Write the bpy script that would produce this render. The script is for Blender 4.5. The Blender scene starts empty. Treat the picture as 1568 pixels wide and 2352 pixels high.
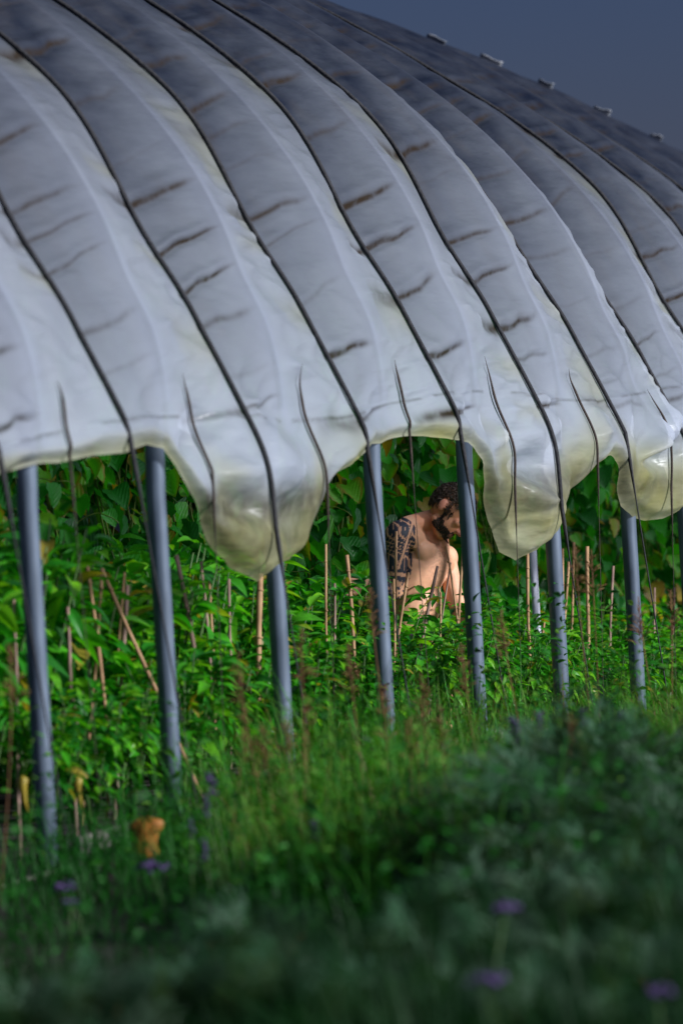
import bpy, math, random
import numpy as np
from mathutils import Vector, Matrix, Quaternion
random.seed(7); rng = np.random.default_rng(7)
C = bpy.context.scene.collection
S = bpy.context.scene

# ------------------------------------------------------------------ camera, sky, sun, exposure
FU = 13070.0                      # focal length in units of a 1568 x 2352 frame
ROLL = math.radians(3.2); PITCH = 372 * math.cos(ROLL) / FU
EYE = Vector((0, 0, 1.7))
R0 = Vector((1, 0, 0)); U0 = Vector((0, math.sin(PITCH), math.cos(PITCH))); FW = Vector((0, math.cos(PITCH), -math.sin(PITCH)))
RC = R0 * math.cos(ROLL) - U0 * math.sin(ROLL); UC = R0 * math.sin(ROLL) + U0 * math.cos(ROLL)
cam_d = bpy.data.cameras.new('camera'); cam = bpy.data.objects.new('camera', cam_d); C.objects.link(cam)
cam.matrix_world = Matrix(((RC.x, UC.x, -FW.x, EYE.x), (RC.y, UC.y, -FW.y, EYE.y), (RC.z, UC.z, -FW.z, EYE.z), (0, 0, 0, 1)))
cam_d.sensor_fit = 'VERTICAL'; cam_d.sensor_height = 36; cam_d.sensor_width = 24
cam_d.lens = 36 * FU / 2352
cam_d.clip_start = 0.5; cam_d.clip_end = 3000
cam_d.dof.use_dof = True; cam_d.dof.focus_distance = 25.2; cam_d.dof.aperture_fstop = 2.8
S.camera = cam
SUN_EL = math.radians(21); SUN_AZ = math.radians(110)        # azimuth clockwise from +Y: sun to the right and behind the camera
W = bpy.data.worlds.new('World'); S.world = W; W.use_nodes = True
nt = W.node_tree; bg = nt.nodes['Background']
sky = nt.nodes.new('ShaderNodeTexSky'); sky.sky_type = 'NISHITA'; sky.sun_disc = False
sky.sun_elevation = SUN_EL; sky.sun_rotation = SUN_AZ; sky.air_density = 1.0; sky.dust_density = 0.2; sky.ozone_density = 9.0; sky.altitude = 0
veil = nt.nodes.new('ShaderNodeMix'); veil.data_type = 'RGBA'; veil.blend_type = 'MULTIPLY'; veil.inputs[0].default_value = 1
nt.links.new(sky.outputs[0], veil.inputs[6]); veil.inputs[7].default_value = (.44, .345, .465, 1)    # violet-grey veil of thin cloud over the whole sky
nt.links.new(veil.outputs[2], bg.inputs[0]); bg.inputs[1].default_value = 0.05
sd = bpy.data.lights.new('sun', 'SUN'); sun = bpy.data.objects.new('sun', sd); C.objects.link(sun)
sd.energy = 5.0; sd.angle = math.radians(6); sd.color = (.96, 0.97, 1.0)
sdir = Vector((math.sin(SUN_AZ) * math.cos(SUN_EL), math.cos(SUN_AZ) * math.cos(SUN_EL), math.sin(SUN_EL)))
sun.rotation_euler = sdir.to_track_quat('Z', 'Y').to_euler()
S.view_settings.view_transform = 'Standard'; S.view_settings.look = 'None'; S.view_settings.gamma = 1
S.view_settings.use_curve_mapping = False; S.view_settings.exposure = 0.25
S.cycles.max_bounces = 8; S.cycles.transparent_max_bounces = 16; S.cycles.use_denoising = True
S.cycles.transmission_bounces = 6; S.cycles.diffuse_bounces = 4; S.cycles.sample_clamp_indirect = 6

# ------------------------------------------------------------------ helpers
def tag(o, label=None, cat=None, group=None, kind=None):
    if label: o['label'] = label
    if cat: o['category'] = cat
    if group: o['group'] = group
    if kind: o['kind'] = kind
    return o
def empty(name, loc=(0, 0, 0)):
    o = bpy.data.objects.new(name, None); C.objects.link(o); o.location = loc; o.empty_display_size = .1; return o
def mesh_np(name, V, Fc, mat=None, smooth=True, attrs=None, mats=None, mi=None):
    me = bpy.data.meshes.new(name); V = np.asarray(V, dtype=np.float32); Fc = np.asarray(Fc, dtype=np.int32)
    k = Fc.shape[1]
    me.vertices.add(len(V)); me.vertices.foreach_set('co', V.ravel())
    me.loops.add(Fc.size); me.loops.foreach_set('vertex_index', Fc.ravel())
    me.polygons.add(len(Fc)); me.polygons.foreach_set('loop_start', np.arange(0, Fc.size, k, dtype=np.int32))
    me.polygons.foreach_set('loop_total', np.full(len(Fc), k, dtype=np.int32))
    me.polygons.foreach_set('use_smooth', np.full(len(Fc), smooth))
    if mats:
        for m in mats: me.materials.append(m)
        if mi is not None: me.polygons.foreach_set('material_index', np.asarray(mi, dtype=np.int32))
    elif mat: me.materials.append(mat)
    if attrs:
        for an, arr in attrs.items():
            a = me.color_attributes.new(an, 'FLOAT_COLOR', 'POINT'); arr = np.asarray(arr, dtype=np.float32)
            if arr.ndim == 1: arr = np.stack([arr] * 3, 1)
            a.data.foreach_set('color', np.concatenate([arr, np.ones((len(arr), 1), np.float32)], 1).ravel())
    me.update(calc_edges=True); me.validate()
    return me
def obj(name, me, parent=None):
    o = bpy.data.objects.new(name, me); C.objects.link(o)
    if parent: o.parent = parent
    return o
def tube(path, rad, seg=10, caps=True):
    P = [Vector(p) for p in path]; n = len(P)
    r = rad if hasattr(rad, '__len__') else [rad] * n
    V = []; Fq = []
    up = None
    for i in range(n):
        T = (P[min(i + 1, n - 1)] - P[max(i - 1, 0)]).normalized()
        if up is None: up = T.orthogonal().normalized()
        up = (up - T * up.dot(T)).normalized(); b = T.cross(up)
        for k in range(seg):
            a = 2 * math.pi * k / seg; V.append(P[i] + (up * math.cos(a) + b * math.sin(a)) * r[i])
    for i in range(n - 1):
        for k in range(seg): Fq.append((i * seg + k, i * seg + (k + 1) % seg, (i + 1) * seg + (k + 1) % seg, (i + 1) * seg + k))
    if caps:
        V.append(P[0]); V.append(P[-1]); a, b2 = len(V) - 2, len(V) - 1
        for k in range(0, seg):
            Fq.append((a, (k + 1) % seg, k, k)); Fq.append((b2, (n - 1) * seg + k, (n - 1) * seg + (k + 1) % seg, (n - 1) * seg + (k + 1) % seg))
    return [tuple(v) for v in V], Fq
def py_mesh(name, V, Fq, mat, smooth=True):
    me = bpy.data.meshes.new(name); me.from_pydata([tuple(v) for v in V], [], [tuple(dict.fromkeys(f)) for f in Fq]); me.materials.append(mat)
    me.polygons.foreach_set('use_smooth', [smooth] * len(me.polygons)); me.update(); return me
def box(cx, cy, cz, sx, sy, sz):
    V = [(cx + a * sx / 2, cy + b * sy / 2, cz + c * sz / 2) for a in (-1, 1) for b in (-1, 1) for c in (-1, 1)]
    return V, [(0, 1, 3, 2), (4, 6, 7, 5), (0, 4, 5, 1), (2, 3, 7, 6), (0, 2, 6, 4), (1, 5, 7, 3)]
def vnoise(x, y, seed=0):
    x = np.asarray(x, float); y = np.asarray(y, float)
    xi = np.floor(x).astype(np.int64); yi = np.floor(y).astype(np.int64); fx = x - xi; fy = y - yi
    fx = fx * fx * (3 - 2 * fx); fy = fy * fy * (3 - 2 * fy)
    def h(a, b):
        v = (a * 374761393 + b * 668265263 + seed * 1442695041) & 0xffffffff
        v = ((v ^ (v >> 13)) * 1274126177) & 0xffffffff
        return ((v ^ (v >> 16)) & 0xffff) / 65535.0
    return (h(xi, yi) * (1 - fx) + h(xi + 1, yi) * fx) * (1 - fy) + (h(xi, yi + 1) * (1 - fx) + h(xi + 1, yi + 1) * fx) * fy
def sstep(a, b, x):
    x = np.clip((np.asarray(x, float) - a) / (b - a), 0, 1); return x * x * (3 - 2 * x)
def ray(x, y): return FW + RC * ((x - 784) / FU) - UC * ((y - 1176) / FU)
def at(x, y, Y): d = ray(x, y); return EYE + d * (Y / d.y)
def proj(P):
    d = Vector(P) - EYE; z = d.dot(FW); return 784 + FU * d.dot(RC) / z, 1176 - FU * d.dot(UC) / z

# ------------------------------------------------------------------ materials
def mat(name):
    m = bpy.data.materials.new(name); m.use_nodes = True; n = m.node_tree.nodes; n.clear()
    return m, n, m.node_tree.links
def N(n, t, **kw):
    x = n.new(t)
    for k, v in kw.items():
        if k.startswith('i_'):
            key = k[2:]
            x.inputs[int(key) if key.isdigit() else key.replace('_', ' ')].default_value = v
        else: setattr(x, k, v)
    return x
def simple(name, col, rough=.6, col2=None, scale=8, bump=.0, metal=0, coords='Object', detail=6):
    m, n, l = mat(name)
    out = N(n, 'ShaderNodeOutputMaterial'); b = N(n, 'ShaderNodeBsdfPrincipled'); l.new(b.outputs[0], out.inputs[0])
    b.inputs['Roughness'].default_value = rough; b.inputs['Metallic'].default_value = metal
    tc = N(n, 'ShaderNodeTexCoord'); ns = N(n, 'ShaderNodeTexNoise'); ns.inputs['Scale'].default_value = scale; ns.inputs['Detail'].default_value = detail
    l.new(tc.outputs[coords], ns.inputs['Vector'])
    cr = N(n, 'ShaderNodeValToRGB'); l.new(ns.outputs[0], cr.inputs[0])
    cr.color_ramp.elements[0].position = .35; cr.color_ramp.elements[1].position = .65
    cr.color_ramp.elements[0].color = (*col, 1); cr.color_ramp.elements[1].color = (*(col2 or col), 1)
    l.new(cr.outputs[0], b.inputs['Base Color'])
    if bump:
        bp = N(n, 'ShaderNodeBump'); bp.inputs['Strength'].default_value = bump; bp.inputs['Distance'].default_value = .01
        l.new(ns.outputs[0], bp.inputs['Height']); l.new(bp.outputs[0], b.inputs['Normal'])
    return m
def leaf_mat(name, cols, yellow=(.30, .24, .03), yfrac=.05, trans=.35, rough=.42, veins=0, edge=None, spec=.35, solo=False):
    """cols: dark..light; colour per object (random) or per leaf (attribute tint)"""
    m, n, l = mat(name)
    out = N(n, 'ShaderNodeOutputMaterial')
    oi = N(n, 'ShaderNodeObjectInfo'); at_ = N(n, 'ShaderNodeAttribute', attribute_name='tint'); sp = N(n, 'ShaderNodeSeparateColor'); l.new(at_.outputs['Color'], sp.inputs[0])
    ad = N(n, 'ShaderNodeMath', operation='ADD'); ad.inputs[0].default_value = 0
    if not solo: l.new(oi.outputs['Random'], ad.inputs[0])
    ad.use_clamp = solo; l.new(sp.outputs[0], ad.inputs[1])
    fr = N(n, 'ShaderNodeMath', operation='FRACT'); l.new(ad.outputs[0], fr.inputs[0])
    cr = N(n, 'ShaderNodeValToRGB'); l.new(fr.outputs[0], cr.inputs[0]); E_ = cr.color_ramp.elements
    k = len(cols)
    E_[0].position = 0; E_[0].color = (*cols[0], 1); E_[1].position = (1 - yfrac) * .97; E_[1].color = (*cols[-1], 1)
    for i in range(1, k - 1):
        e = E_.new((1 - yfrac) * .97 * i / (k - 1)); e.color = (*cols[i], 1)
    if yfrac > 0:
        e = E_.new(1 - yfrac); e.color = (*yellow, 1)
    geo = N(n, 'ShaderNodeTexCoord'); ns = N(n, 'ShaderNodeTexNoise'); ns.inputs['Scale'].default_value = 30; ns.inputs['Detail'].default_value = 3
    l.new(geo.outputs['Object'], ns.inputs['Vector'])
    mr = N(n, 'ShaderNodeMapRange'); mr.inputs['From Min'].default_value = .3; mr.inputs['From Max'].default_value = .7; mr.inputs['To Min'].default_value = .72; mr.inputs['To Max'].default_value = 1.25
    l.new(ns.outputs[0], mr.inputs[0])
    mx = N(n, 'ShaderNodeMix', data_type='RGBA', blend_type='MULTIPLY'); mx.inputs[0].default_value = 1
    l.new(cr.outputs[0], mx.inputs[6]); l.new(mr.outputs[0], mx.inputs[7])
    colo = mx.outputs[2]
    if edge:
        ea = N(n, 'ShaderNodeMath', operation='MULTIPLY'); l.new(sp.outputs[1], ea.inputs[0])
        er = N(n, 'ShaderNodeMapRange'); er.inputs['From Min'].default_value = .62; er.inputs['From Max'].default_value = .9; l.new(oi.outputs['Random'], er.inputs[0])
        l.new(er.outputs[0], ea.inputs[1])
        m2 = N(n, 'ShaderNodeMix', data_type='RGBA'); l.new(ea.outputs[0], m2.inputs[0]); l.new(colo, m2.inputs[6]); m2.inputs[7].default_value = (*edge, 1); colo = m2.outputs[2]
    b = N(n, 'ShaderNodeBsdfPrincipled'); b.inputs['Roughness'].default_value = rough; b.inputs['Specular IOR Level'].default_value = spec
    l.new(colo, b.inputs['Base Color'])
    tr = N(n, 'ShaderNodeBsdfTranslucent'); g = N(n, 'ShaderNodeMix', data_type='RGBA', blend_type='MULTIPLY'); g.inputs[0].default_value = 1
    l.new(colo, g.inputs[6]); g.inputs[7].default_value = (1.5, 1.5, .5, 1); l.new(g.outputs[2], tr.inputs[0])
    ms = N(n, 'ShaderNodeMixShader'); ms.inputs[0].default_value = trans; l.new(b.outputs[0], ms.inputs[1]); l.new(tr.outputs[0], ms.inputs[2]); l.new(ms.outputs[0], out.inputs[0])
    if veins:
        # B channel of the tint attribute carries the vein relief coordinate
        wv = N(n, 'ShaderNodeMath', operation='SINE'); mu = N(n, 'ShaderNodeMath', operation='MULTIPLY'); mu.inputs[1].default_value = veins
        l.new(sp.outputs[2], mu.inputs[0]); l.new(mu.outputs[0], wv.inputs[0])
        bp = N(n, 'ShaderNodeBump'); bp.inputs['Strength'].default_value = .28; bp.inputs['Distance'].default_value = .003
        l.new(wv.outputs[0], bp.inputs['Height']); l.new(bp.outputs[0], b.inputs['Normal'])
    return m
M = {}
M['bean_leaf'] = leaf_mat('bean_leaf', [(.008, .09, .014), (.016, .19, .018), (.028, .30, .018), (.055, .40, .02), (.16, .46, .02)], yellow=(.30, .22, .02), yfrac=.035, trans=.4, edge=(.28, .16, .02), veins=36, rough=.38)
M['pepper_leaf'] = leaf_mat('pepper_leaf', [(.008, .11, .008), (.02, .21, .01), (.06, .35, .012), (.17, .46, .014)], yfrac=.02, trans=.4, rough=.4)
M['grass'] = leaf_mat('grass', [(.006, .035, .008), (.016, .16, .012), (.05, .25, .014), (.12, .25, .025)], yellow=(.14, .10, .03), yfrac=.08, trans=.3, rough=.6, solo=True)
M['sage'] = leaf_mat('sage', [(.02, .08, .03), (.05, .14, .068), (.10, .20, .125), (.17, .26, .18)], yfrac=.0, trans=.2, rough=.8, spec=.1, solo=True)
M['stem'] = simple('stem', (.03, .09, .015), .6, (.06, .12, .02), 20)
M['vine_stem'] = simple('vine_stem', (.08, .16, .02), .6, (.16, .22, .03), 20)
M['dry_stem'] = simple('dry_stem', (.12, .045, .02), .8, (.22, .11, .04), 20)
M['dry_head'] = simple('dry_head', (.16, .05, .025), .9, (.26, .15, .05), 60)
M['purple'] = simple('purple', (.035, .018, .09), .8, (.09, .05, .16), 60)
M['yellow_pod'] = simple('yellow_pod', (.26, .19, .015), .5, (.40, .30, .03), 20)
M['cane'] = simple('cane', (.27, .14, .065), .7, (.44, .26, .13), 14, .3)
M['stick'] = simple('stick', (.20, .12, .10), .7, (.34, .21, .16), 14, .3)
M['rope'] = simple('rope', (.012, .012, .016), .8, (.03, .03, .035), 60, .4)
M['string'] = simple('string', (.03, .022, .02), .9, (.07, .05, .04), 60, .4)
M['board'] = simple('board', (.14, .13, .11), .8, (.26, .25, .22), 5, .4)
M['soil'] = simple('soil', (.012, .010, .007), .95, (.03, .024, .014), 3, .8, detail=10)
M['orange'] = simple('orange', (.36, .13, .015), .6, (.52, .21, .03), 30)
M['white_rim'] = simple('white_rim', (.6, .58, .5), .6)
def galv():
    m, n, l = mat('galvanised'); out = N(n, 'ShaderNodeOutputMaterial'); b = N(n, 'ShaderNodeBsdfPrincipled'); l.new(b.outputs[0], out.inputs[0])
    tc = N(n, 'ShaderNodeTexCoord'); mp = N(n, 'ShaderNodeMapping'); mp.inputs['Scale'].default_value = (1, 1, .25); l.new(tc.outputs['Object'], mp.inputs[0])
    ns = N(n, 'ShaderNodeTexNoise'); ns.inputs['Scale'].default_value = 22; ns.inputs['Detail'].default_value = 8; l.new(mp.outputs[0], ns.inputs['Vector'])
    cr = N(n, 'ShaderNodeValToRGB'); l.new(ns.outputs[0], cr.inputs[0]); E_ = cr.color_ramp.elements
    E_[0].position = .3; E_[0].color = (.065, .09, .13, 1); E_[1].position = .7; E_[1].color = (.13, .17, .235, 1)
    l.new(cr.outputs[0], b.inputs['Base Color']); b.inputs['Metallic'].default_value = .15; b.inputs['Roughness'].default_value = .58
    return m
M['galv'] = galv()
def film_mat():
    m, n, l = mat('film'); out = N(n, 'ShaderNodeOutputMaterial')
    a = N(n, 'ShaderNodeAttribute', attribute_name='stain_light'); sp = N(n, 'ShaderNodeSeparateColor'); l.new(a.outputs['Color'], sp.inputs[0])  # red: dirt and fold shading; green: painted transmitted light; blue: grime, painted shade
    tc = N(n, 'ShaderNodeTexCoord')
    def noise(scale, det, vs=(1, 1, 1)):
        mp = N(n, 'ShaderNodeMapping'); mp.inputs['Scale'].default_value = vs; l.new(tc.outputs['Object'], mp.inputs[0])
        x = N(n, 'ShaderNodeTexNoise'); x.inputs['Scale'].default_value = scale; x.inputs['Detail'].default_value = det; l.new(mp.outputs[0], x.inputs['Vector']); return x.outputs[0]
    def mr(x, a0, a1, b0, b1):
        r = N(n, 'ShaderNodeMapRange'); r.inputs[1].default_value = a0; r.inputs[2].default_value = a1; r.inputs[3].default_value = b0; r.inputs[4].default_value = b1; l.new(x, r.inputs[0]); return r.outputs[0]
    def mix(f, c1, c2):
        x = N(n, 'ShaderNodeMix', data_type='RGBA')
        for s_, v in ((0, f), (6, c1), (7, c2)):
            if hasattr(v, 'links'): l.new(v, x.inputs[s_])
            else: x.inputs[s_].default_value = v
        return x.outputs[2]
    def mul(x, y):
        k = N(n, 'ShaderNodeMath', operation='MULTIPLY'); l.new(x, k.inputs[0])
        if hasattr(y, 'links'): l.new(y, k.inputs[1])
        else: k.inputs[1].default_value = y
        return k.outputs[0]
    base = mix(mr(noise(3.5, 6, (1, 1, .5)), .35, .7, 0, 1), (.78, .84, .98, 1), (.73, .79, .95, 1))
    # weathered film plus painted shade: colour darkens towards the top, with fine specks
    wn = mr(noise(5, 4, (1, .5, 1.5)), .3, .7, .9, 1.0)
    weather_shade = mul(sp.outputs[2], wn)
    base = mix(weather_shade, base, (.030, .040, .072, 1))
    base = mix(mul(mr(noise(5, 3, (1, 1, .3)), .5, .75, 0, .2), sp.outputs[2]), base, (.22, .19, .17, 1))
    base = mix(mul(sp.outputs[1], mr(noise(4, 2), .3, .7, .7, 1)), base, (.72, .68, .30, 1))
    base = mix(mul(sp.outputs[0], mr(noise(14, 3), .3, .6, .6, 1)), base, (.07, .048, .03, 1))
    b = N(n, 'ShaderNodeBsdfPrincipled'); l.new(base, b.inputs['Base Color']); b.inputs['Roughness'].default_value = .34; b.inputs['Specular IOR Level'].default_value = .55
    bp = N(n, 'ShaderNodeBump'); bp.inputs['Strength'].default_value = .4; bp.inputs['Distance'].default_value = .04
    l.new(noise(5, 3, (1, .5, 2.8)), bp.inputs['Height']); l.new(bp.outputs[0], b.inputs['Normal'])
    tr = N(n, 'ShaderNodeBsdfTranslucent'); l.new(base, tr.inputs[0])
    m1 = N(n, 'ShaderNodeMixShader'); m1.inputs[0].default_value = .58; l.new(b.outputs[0], m1.inputs[1]); l.new(tr.outputs[0], m1.inputs[2])
    tp = N(n, 'ShaderNodeBsdfTransparent'); m2 = N(n, 'ShaderNodeMixShader'); l.new(mr(sp.outputs[2], 0, .7, .20, .03), m2.inputs[0])
    l.new(m1.outputs[0], m2.inputs[1]); l.new(tp.outputs[0], m2.inputs[2]); l.new(m2.outputs[0], out.inputs[0])
    return m
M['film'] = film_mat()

# ------------------------------------------------------------------ the lie of the land and of the tunnel
B0 = np.array([-1.059, 19.22, 0.0]); AX = np.array([.3186, .9479, 0.0]); NI = np.array([-.9479, .3186, 0.0]); SP = 1.243
DT = [-9, 4, 5, 5.5, 6.5, 7.5, 8.5, 9.5, 11, 13, 16, 20, 60]; DV = [0, 0, .07, .14, .25, .31, .41, .5, .68, .97, 1.45, 2.1, 9]
def drop(t): return np.interp(t, DT, DV)
def warp(t): return t - .2 * sstep(6, 7, t)
def TP(t, u, h):
    """tunnel coordinates: t hoops along the axis, u metres inward from the wall, h metres above the ground -> world"""
    t, u, h = np.broadcast_arrays(np.asarray(t, float), np.asarray(u, float), np.asarray(h, float))
    w = warp(t) * SP
    return B0 + w[..., None] * AX + u[..., None] * NI + (h - drop(t))[..., None] * np.array([0, 0, 1.0])
def ground_z(x, y):
    t = ((np.asarray(x) - B0[0]) * AX[0] + (np.asarray(y) - B0[1]) * AX[1]) / SP
    return -drop(t)
HP = np.array([(-.03, .2), (-.03, .6), (-.03, .85), (-.03, 1.1), (-.055, 1.32), (-.045, 1.55), (.015, 1.78), (.10, 1.98), (.18, 2.2), (.30, 2.43), (.47, 2.66), (.70, 2.90), (.97, 3.12), (1.3, 3.34), (1.65, 3.56), (2.05, 3.78), (2.5, 3.95), (3.0, 4.03)])
RP = np.array([(-.22, .2), (-.22, .6), (-.22, .85), (-.22, 1.1), (-.20, 1.32), (-.12, 1.55), (-.03, 1.78), (.06, 1.96), (.20, 2.18), (.35, 2.38), (.53, 2.58), (.75, 2.78), (1.03, 3.0), (1.37, 3.23), (1.7, 3.46), (2.08, 3.68), (2.5, 3.86), (3.0, 3.93)])
def full(P):
    Q = P[::-1][1:].copy(); Q[:, 0] = 6.0 - Q[:, 0]; return np.concatenate([P, Q])
for _k in range(5, 18):
    _f = min(1, (_k - 4) / 2) * .075
    _a = HP[_k] - HP[_k - 1]; _a /= np.linalg.norm(_a)
    HP[_k] += np.array([-_a[1], _a[0]]) * _f * .7; RP[_k] -= np.array([-_a[1], _a[0]]) * _f * .5
HF, RF = full(HP), full(RP); NQ = len(HF)
def cr(P, q):
    q = np.clip(q, 0, NQ - 1.0001); i = np.floor(q).astype(int); f = (q - i)[..., None]
    p0 = P[np.maximum(i - 1, 0)]; p1 = P[i]; p2 = P[np.minimum(i + 1, NQ - 1)]; p3 = P[np.minimum(i + 2, NQ - 1)]
    return .5 * (2 * p1 + (p2 - p0) * f + (2 * p0 - 5 * p1 + 4 * p2 - p3) * f * f + (3 * p1 - p0 - 3 * p2 + p3) * f ** 3)
QT = np.linspace(0, NQ - 1.001, 800); RH = cr(RF, QT)
ARC = np.concatenate([[0], np.cumsum(np.linalg.norm(np.diff(RH, axis=0), axis=1))])
ET = [-6, -5.2, -4.6, -4, -3.5, -3, -2.4, -1.8, -1.4, -1] + [-0.53, -0.2, 0.11, 0.35, 0.77, 0.96, 1.01, 1.15, 1.3, 1.55, 2.01, 2.18, 2.32, 2.5, 2.71, 2.87, 3.15, 3.31, 3.49, 3.75, 3.82, 3.9, 4.05, 4.29, 4.64, 5.07, 5.35, 5.47, 5.61, 6.05, 6.26] + [6.7, 7.1, 7.6, 8.2, 9, 10, 12, 16, 20]
EZ = [1.3, 1.35, 1.3, .9, 1.2, 1.35, 1.3, .95, 1.2, 1.3] + [1.37, 1.37, 1.37, 1.4, 1.41, 1.38, 1.29, 1.07, 0.95, 0.88, 0.94, 1.13, 1.23, 1.29, 1.33, 1.32, 1.34, 1.34, 1.32, 1.29, 1.2, 1.07, 0.92, 0.78, 0.86, 1.03, 1.17, 1.13, 0.94, 0.85, 0.85] + [.9, 1.0, .9, .95, .8, .75, .4, .0, -.6]
EZ = [.83 if abs(t_ - 4.05) < .01 else z for t_, z in zip(ET, EZ)]
ET = [t_ + (.10 if 3.7 < t_ < 4.2 and z < 1.25 else -.05 if 4.9 < t_ < 5.2 else 0) for t_, z in zip(ET, EZ)]
EZ = [z - (.02 if z < 1.1 and 0 < t_ < 6.5 else 0) for t_, z in zip(ET, EZ)]; ET = [t_ + (.05 if z < 1.1 and 0 < t_ < 6.5 else 0) for t_, z in zip(ET, EZ)]
def edge_z(t): return np.interp(t, ET, EZ)
GATH = [(-2.9, 1.28), (.86, 1.27), (3.80, 1.17), (5.58, 1.10), (7.2, 1.0)]
T0, T1 = -4.0, 17.0
def film_surface(t, q, wrinkle=True, ropeflat=True):
    """t,q arrays -> world positions, stain colours"""
    d = np.abs(t - np.round(t)) * 2                 # 0 at a hoop, 1 at a rope
    w = np.sqrt((d * .96) ** 2 + .0064) ; w = np.clip((w - .08) / (np.sqrt(.96 ** 2 + .0064) - .08), 0, 1)
    zed = None
    w = w * (1 - sstep(7.5, 10.5, q) * (.74 - .30 * sstep(4.9, 5.6, t) * sstep(7.2, 6.4, t)))
    hp = cr(HF, q); rp = cr(RF, q)
    uh = hp * (1 - w[..., None]) + rp * w[..., None]
    # where the sheet hangs low in front of a pole it also hangs free of it
    z = uh[..., 1] - drop(t)
    low = sstep(1.50, 1.20, z) * (q < NQ / 2)
    uh[..., 0] -= low * (1 - w) * .11
    e = 1e-2
    hp2 = cr(HF, q + e); rp2 = cr(RF, q + e); tg = (hp2 - hp) * (1 - w[..., None]) + (rp2 - rp) * w[..., None]
    tg /= np.maximum(np.linalg.norm(tg, axis=-1, keepdims=True), 1e-9)
    nrm = np.stack([-tg[..., 1], tg[..., 0]], -1)   # outward: away from the tunnel
    L = np.interp(q, QT, ARC)
    disp = np.zeros_like(t); brown = np.zeros_like(t); green = np.zeros_like(t)
    f = t - np.floor(t); bay = np.floor(t).astype(int)
    rs = np.random.default_rng(11)
    topfade = 1 - .55 * sstep(3.6, 4.8, L)
    nb = int(T1 - T0) + 2
    shp = t.shape; T2 = t if t.ndim == 2 else t[:, None]; L2 = L if t.ndim == 2 else L[:, None]
    D2 = disp.reshape(T2.shape); B2 = brown.reshape(T2.shape); G2 = green.reshape(T2.shape); bay0 = np.floor(T2[0]).astype(int)
    for bi in range(nb):
        b = int(T0) + bi
        cs = np.nonzero(bay0 == b)[0]
        l = .75 + rs.random() * .2; l += .1
        if len(cs): cs = slice(cs[0], cs[-1] + 1); F_ = (T2 - np.floor(T2))[:, cs]; LL = L2[:, cs]; dD = 0; dB = 0; dG = 0
        while l < 9:
            amp = .15 + 1.15 * rs.random() ** 1.6; sl = .03 + .05 * rs.random(); wd = .015 + .011 * rs.random(); gap = rs.random(); ln = .25 + .25 * rs.random()
            gs = 1 + 1.2 * rs.random(); gg = rs.random()
            if isinstance(cs, slice) and l > 1.15:
                f = F_
                jit = (vnoise(f * 9, np.full_like(f, l * 3.1), b) - .5) * .022
                tf = 1 - .55 * sstep(3.6, 4.8, LL)
                fr = f - .5; x = (LL - (l + sl * fr * 2 + jit)) / wd
                env = (fr > -.01) * sstep(.5, .34, fr) * (.45 + .55 * (1 - fr * 2)) * amp * tf
                dD = dD + env * 1.4 * (.011 * np.exp(-((x - 1.3) / 1.3) ** 2) - .012 * np.exp(-(x + .6) ** 2))
                dB = dB + env * 1.25 * np.exp(-((x + .25) / .5) ** 2)
                fl = .5 - f
                x2 = (LL - (l - .35 * fl * sl + jit)) / (wd * gs)
                sp_ = np.clip(1 - (fl / ln), 0, 1) ** .5 * (fl > -.01) * tf
                big = (.5 + .5 * (gap > .72)) * amp
                dD = dD - sp_ * big * .026 * np.exp(-x2 ** 2) + sp_ * big * .003 * np.exp(-((x2 - 1.8) / 1.2) ** 2)
                if gap > .55: dB = dB + sp_ * .85 * amp * np.exp(-(x2 / .8) ** 2)
                if gg > .45: dG = dG + sp_ * .38 * np.exp(-((x2 + 1.5) / 2.0) ** 2) * sstep(3.3, 2.2, LL)  # green of plants showing through the film, painted as a tint
            l += .11 + .20 * rs.random()
        if isinstance(cs, slice): D2[:, cs] += dD; B2[:, cs] += dB; G2[:, cs] += dG
    disp = D2.reshape(shp); brown = B2.reshape(shp); green = G2.reshape(shp)
    f = t - np.floor(t)
    # slack folds, mostly on the hoop-to-rope half
    left = sstep(.62, .35, f) * sstep(0.0, .12, f)
    fold = (.5 - np.abs(vnoise(t * 1.9, L * 8 + t * 1.3, 3) - .5) * 2.4) * .011 + (.5 - np.abs(vnoise(t * 2.7, L * 17 - t * 2.2, 4) - .5) * 2.2) * .008 + (vnoise(t * 2.2, L * 4, 14) - .5) * .014
    disp += (.65 + 1.0 * sstep(3.2, 2.0, L)) * fold * (.18 + .82 * left) * (1 - .5 * sstep(3.2, 4.6, L))
    disp += (vnoise(t * 5, L * 5, 5) - .5) * .012
    # soft vertical/diagonal drapes in the lowest strip
    lowz = sstep(1.95, 1.35, z)
    disp += lowz * (vnoise(t * 6 + z * 3, z * 2.2, 8) - .5) * .05 * sstep(-.05, .15, z - edge_z(t))
    pull = (.5 - np.abs(vnoise(t * 3.0 + z * 5.0, z * 9 - t * 5.0, 18) - .5) * 2.6); hemf = sstep(.0, .16, z - edge_z(t)); disp += lowz * hemf * pull * .018
    pull2 = (.5 - np.abs(vnoise(t * 4.0 - z * 6.0, z * 7 + t * 4.0, 19) - .5) * 2.6); disp += sstep(2.3, 1.7, z) * pull2 * .009
    stripe = np.abs(z - (1.47 + .03 * np.sin(t * 2.1)) + drop(t) * .25)
    brown += .45 * np.exp(-(stripe / .006) ** 2) * (vnoise(t * 8, z * 0, 9) > .28) * (q < NQ / 2)
    disp += .008 * np.exp(-(stripe / .012) ** 2) * (q < NQ / 2)
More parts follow.
